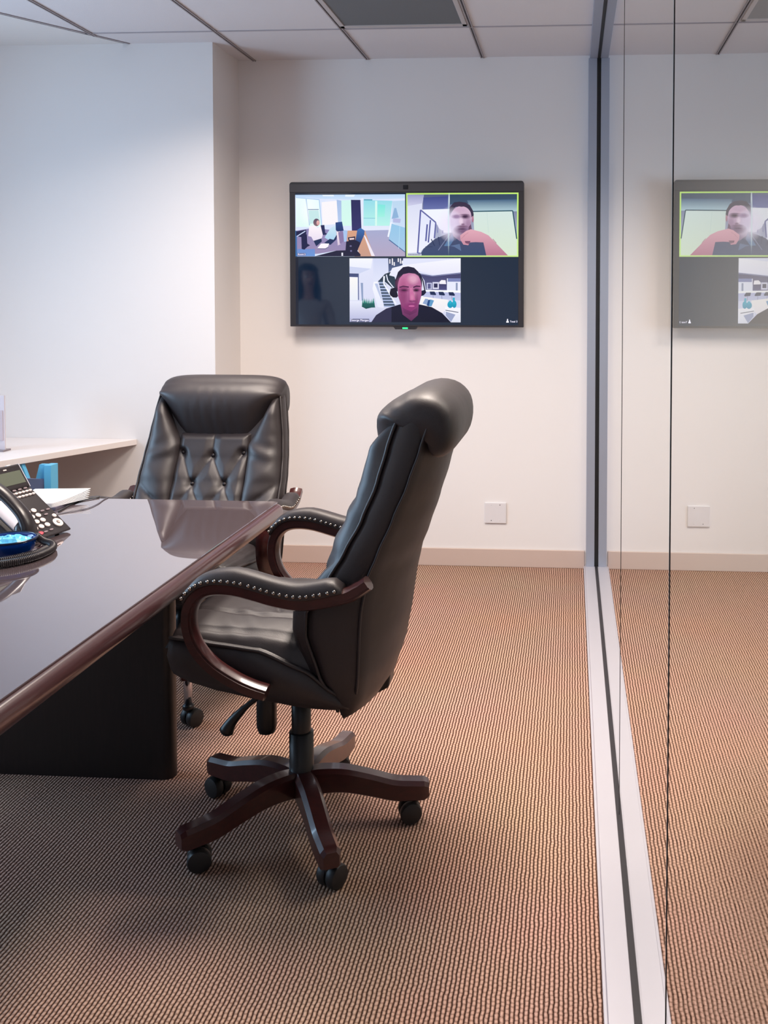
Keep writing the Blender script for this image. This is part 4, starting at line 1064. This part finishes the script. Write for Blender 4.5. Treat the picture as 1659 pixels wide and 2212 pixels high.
o = obj('coiled_cord', bm, M_phone, ph); o.matrix_parent_inverse = Matrix.Rotation(-PHR, 4, 'Z') @ Matrix.Translation((-PX, -PY, -TZ))

# blue bowl
bc = (-1.460, 2.396)
bw = empty('blue_bowl', (bc[0], bc[1], TZ), 0, 'translucent blue glass bowl on the table in front of the phone', 'bowl')
M_bglass = mat('blue_glass', (0.02, 0.22, 0.52), 0.08, spec=0.6)
M_bglass.node_tree.nodes['Principled BSDF'].inputs['Transmission Weight'].default_value = 0.35
bm = bmesh.new(); lathe(bm, [(0.0005, 0.0), (0.044, 0.0), (0.056, 0.006), (0.064, 0.020), (0.068, 0.042), (0.071, 0.046), (0.067, 0.046), (0.064, 0.040), (0.059, 0.022), (0.050, 0.010), (0.0005, 0.008)], 48); obj('bowl_body', bm, M_bglass, bw)
bm = bmesh.new(); pts = [Vector((0.070*math.cos(2*PI*k/48), 0.070*math.sin(2*PI*k/48), 0.046)) for k in range(49)]; tube(bm, pts, 0.0030, 8, False); obj('rim', bm, mat('rim_dark', (0.06, 0.10, 0.20), 0.15), bw)
bm = bmesh.new()
rnd = random.Random(3)
hgt = [[rnd.uniform(0, 0.012) for _ in range(14)] for _ in range(14)]
def f(u, v):
    r_ = 0.062*u; a = 2*PI*v
    i_ = int(u*12.99); j_ = int(v*13) % 13
    return Vector((r_*math.cos(a), r_*math.sin(a), 0.034+0.010*(1-u)+hgt[i_][j_]*(1-u**6)))
grid(bm, f, 12, 26); wr = obj('wrapped_sweets', bm, mat('foil_blue', (0.42, 0.78, 0.93), 0.25, spec=0.8), None, False)
wr.location = (bc[0], bc[1], TZ); tag(wr, 'crumpled pale blue foil wrapping heaped in the blue bowl', 'wrapping', kind=None)

# papers behind the phone
pp = empty('paper_stack', (-1.635, 2.925, TZ), 0, 'curled white sheets of paper on a dark notebook behind the desk phone', 'papers')
M_paper = mat('paper', (0.93, 0.93, 0.94), 0.7)
for k in range(6):
    bm = bmesh.new()
    def f(u, v, k=k):
        x = -0.19*(1-u)+0.003*k*0
        y = 0.0+0.135*v+0.003*k*v
        lift = 0.0105+0.0014*k+(0.002+0.0035*k)*v**2+0.0010*k*u
        return Vector((x-0.05*v*(1-v)*0.2+0.05*v, y, lift))
    grid(bm, f, 8, 12); o = obj('sheet', bm, M_paper, pp)
    s_ = o.modifiers.new('thick', 'SOLIDIFY'); s_.thickness = 0.0012
bm = bmesh.new(); box(bm, -0.19, 0.012, 0.0, 0.12, 0.0, 0.010); obj('notebook', bm, mat('notebook_cover', (0.33, 0.31, 0.37), 0.5), pp, False, bevel=0.002)

# cables
def cable(name, pts, r_, label, m):
    bm = bmesh.new(); tube(bm, spline(pts, 60), r_, 8); tag(obj(name, bm, m), label, 'cable')
cable('black_cable', [(-1.60, 2.90, .7575), (-1.615, 3.00, .7575), (-1.617, 3.06, .7575), (-1.600, 3.095, .758), (-1.580, 3.122, .7577)], 0.0025, 'black cable running from the papers to the far table edge', M_blackp)
cable('thin_cable', [(-1.595, 2.86, .757), (-1.565, 2.905, .757), (-1.535, 2.955, .757), (-1.535, 3.02, .757), (-1.548, 3.09, .7568), (-1.55, 3.122, .7568)], 0.0016, 'thin grey cable curving across the glass table top', mat('grey_cable', (0.35, 0.34, 0.38), 0.4))

# ------------------------------------------------------------------ woman standing by the window side of the table (seen mirrored in the television)
M_skin = mat('skin', (0.80, 0.60, 0.52), 0.5); M_hair = add_bump(mat('dark_hair', (0.12, 0.08, 0.07), 0.45), 90, 0.6, 0.004, stretch=(1, 1, 0.08))
M_knit = add_bump(mat('cream_knit', (0.80, 0.76, 0.74), 0.9), 150, 0.4, 0.003); M_jean = mat('dark_trousers', (0.10, 0.12, 0.20), 0.8); M_shoe = mat('black_shoe', (0.06, 0.06, 0.06), 0.4)
wm = empty('person', (-2.42, 1.25, 0), R(152), 'person with long dark hair in cream jumper, mirrored faintly in the television', 'person')
def skin(name, chains, m, root=(0, 0), sub=2):
    """chains: lists of (x, y, z, rx, ry); a chain may start with an index tuple (chain, point) to branch from"""
    verts, edges, rad, idx = [], [], [], {}
    for ci, ch in enumerate(chains):
        prev = None
        for pi, p in enumerate(ch):
            if len(p) == 2: prev = idx[p]; idx[(ci, pi)] = prev; continue
            verts.append(p[:3]); rad.append((p[3], p[4] if len(p) > 4 else p[3])); k = len(verts)-1; idx[(ci, pi)] = k
            if prev is not None: edges.append((prev, k))
            prev = k
    me = bpy.data.meshes.new(name); me.from_pydata(verts, edges, []); me.update()
    o = link(name, me, m, wm, False)
    md = o.modifiers.new('skin', 'SKIN'); md.use_smooth_shade = True; md.branch_smoothing = 0.6
    if not me.skin_vertices: 
        me.attributes.new('skin', 'FLOAT', 'POINT')
    for i, r_ in enumerate(rad):
        me.skin_vertices[0].data[i].radius = r_; me.skin_vertices[0].data[i].use_root = (i == idx[root])
    sm = o.modifiers.new('sub', 'SUBSURF'); sm.levels = sub; sm.render_levels = sub
    return o
def arm(sd):
    S_ = sd
    hand = [(0.20*S_, -0.30, 1.07, .017, .026), (0.175*S_, -0.345, 1.085, .013, .034)]
    return hand
body = [[(0, 0, .95, .125, .10), (0, -.005, 1.10, .105, .08), (0, -.01, 1.25, .125, .09), (0, 0, 1.37, .12, .075), (0, .005, 1.44, .05, .05), (0, -.005, 1.50, .047, .047), (0, -.012, 1.55, .060, .062), (0, -.015, 1.61, .072, .085), (0, -.005, 1.67, .070, .088), (0, 0, 1.715, .045, .055)]]
for S_ in (-1, 1):
    body.append([(0, 3), (.155*S_, .01, 1.385, .048), (.20*S_, .02, 1.24, .042), (.225*S_, .03, 1.10, .036), (.215*S_, -.09, 1.06, .031), (.17*S_, -.205, 1.06, .022, .025), (.150*S_, -.255, 1.062, .014, .032)])
    n = len(body)-1
    for k, (dx, ln_) in enumerate(((-.028, .066), (-.010, .078), (.008, .074), (.026, .058))):
        bx_, by_ = .148*S_+dx, -.285
        body.append([(n, 6), (bx_, by_, 1.064, .0095), (bx_-.002*S_, by_-ln_*.5, 1.062, .0085), (bx_-.004*S_, by_-ln_*.85, 1.048, .0078), (bx_-.004*S_, by_-ln_, 1.034, .0068)])
    body.append([(n, 5), (.150*S_-.030*S_, -.235, 1.070, .011), (.135*S_-.045*S_, -.262, 1.068, .0095), (.135*S_-.05*S_, -.287, 1.060, .008)])
for S_ in (-1, 1):
    body.append([(0, 0), (.09*S_, .0, .88, .085), (.095*S_, -.005, .68, .070), (.095*S_, -.01, .50, .055), (.095*S_, .01, .32, .050), (.095*S_, .015, .10, .034), (.097*S_, -.02, .045, .036), (.10*S_, -.13, .028, .034, .022)])
b_ = skin('body', body, M_skin)
skin('jumper', [[(0, 0, .90, .155, .125), (0, -.005, 1.08, .135, .11), (0, -.01, 1.25, .148, .115), (0, .0, 1.38, .135, .092), (0, .004, 1.425, .068, .06)]]+[[(0, 3), (.165*S_, .01, 1.385, .066), (.205*S_, .02, 1.24, .058), (.230*S_, .03, 1.10, .053), (.218*S_, -.09, 1.06, .046), (.180*S_, -.18, 1.06, .038)] for S_ in (-1, 1)], M_knit)
skin('trousers', [[(0, 0, 1.02, .128, .104), (0, 0, .94, .150, .118), (0, 0, .88, .13, .11)]]+[[(0, 2), (.09*S_, .0, .80, .094), (.097*S_, -.005, .68, .084), (.097*S_, -.01, .50, .068), (.097*S_, .01, .32, .062), (.097*S_, .015, .09, .055)] for S_ in (-1, 1)], M_jean)
for S_ in (-1, 1):
    bm = bmesh.new(); rings = []
    for (y_, w_, h_) in ((.07, .022, .05), (.05, .036, .085), (.0, .040, .088), (-.06, .043, .062), (-.12, .046, .050), (-.165, .036, .040), (-.185, .015, .022)):
        rings.append([Vector((.098*S_+w_*math.cos(2*PI*j/14), y_, max(0.0, h_*0.5+h_*0.5*math.sin(2*PI*j/14)))) for j in range(14)])
    loft(bm, rings); obj('shoe', bm, M_shoe, wm, True)
# hair: a cap open at the face with long side locks
bm = bmesh.new()
def f(u, v):
    th = -PI*0.5+R(58)+(2*PI-2*R(58))*u          # leaves the face open towards -y
    z = 1.745-0.40*v
    rr_ = 0.100*math.sqrt(max(0.0, 1-((1.745-0.105-z)/0.108)**2)) if z > 1.64 else 0.100+0.022*min(1, (1.64-z)/0.14)
    rr_ = max(rr_, 0.004)
    rr_ += 0.004*math.sin(th*14+v*6)*min(1, v*3)
    return Vector((rr_*0.98*math.cos(th), rr_*1.12*math.sin(th)*(1.0 if math.sin(th) > 0 else 0.9)+0.012, z))
grid(bm, f, 48, 30); hr = obj('hair', bm, M_hair, wm); sd_ = hr.modifiers.new('thick', 'SOLIDIFY'); sd_.thickness = 0.016; sd_.offset = -1
bm = bmesh.new(); lathe(bm, [(0.0005, 0.1135)]+[(0.106*math.sqrt(1-(z_/0.1135)**2), z_) for z_ in (0.108, 0.098, 0.085, 0.07, 0.055, 0.04)], 28, Matrix.Translation((0, 0.006, 1.642)) @ Matrix.Scale(1.1, 4, (0, 1, 0))); obj('fringe', bm, M_hair, wm)
for S_ in (-1, 1):
    bm = bmesh.new(); bmesh.ops.create_uvsphere(bm, u_segments=16, v_segments=10, radius=0.0125, matrix=Matrix.Translation((0.031*S_, -0.086, 1.625))); obj('eye', bm, mat('eye_white', (0.85, 0.85, 0.84), 0.2), wm)
    bm = bmesh.new(); bmesh.ops.create_uvsphere(bm, u_segments=12, v_segments=8, radius=0.006, matrix=Matrix.Translation((0.031*S_, -0.0955, 1.625))); obj('iris', bm, mat('iris_brown', (0.15, 0.08, 0.05), 0.2), wm)
    bm = bmesh.new(); tube(bm, spline([(0.014*S_, -0.098, 1.646), (0.032*S_, -0.098, 1.652), (0.048*S_, -0.088, 1.646)], 8), 0.0028, 6); obj('eyebrow', bm, M_hair, wm)
bm = bmesh.new(); loft(bm, [[Vector((w_*math.cos(2*PI*j/10), y_+d_*math.sin(2*PI*j/10), z_)) for j in range(10)] for (z_, y_, w_, d_) in ((1.640, -.092, .006, .008), (1.615, -.098, .008, .012), (1.592, -.102, .014, .016), (1.583, -.098, .010, .010))]); obj('nose', bm, M_skin, wm)
bm = bmesh.new(); loft(bm, [[Vector((x_, -0.085+0.007*math.cos(2*PI*j/8)*0.9*h_/0.008-0.004*(1-abs(x_)/0.024), 1.560+h_*math.sin(2*PI*j/8))) for j in range(8)] for (x_, h_) in ((-.024, .001), (-.015, .006), (0, .0075), (.015, .006), (.024, .001))]); obj('lips', bm, mat('lips', (0.62, 0.32, 0.32), 0.4), wm)
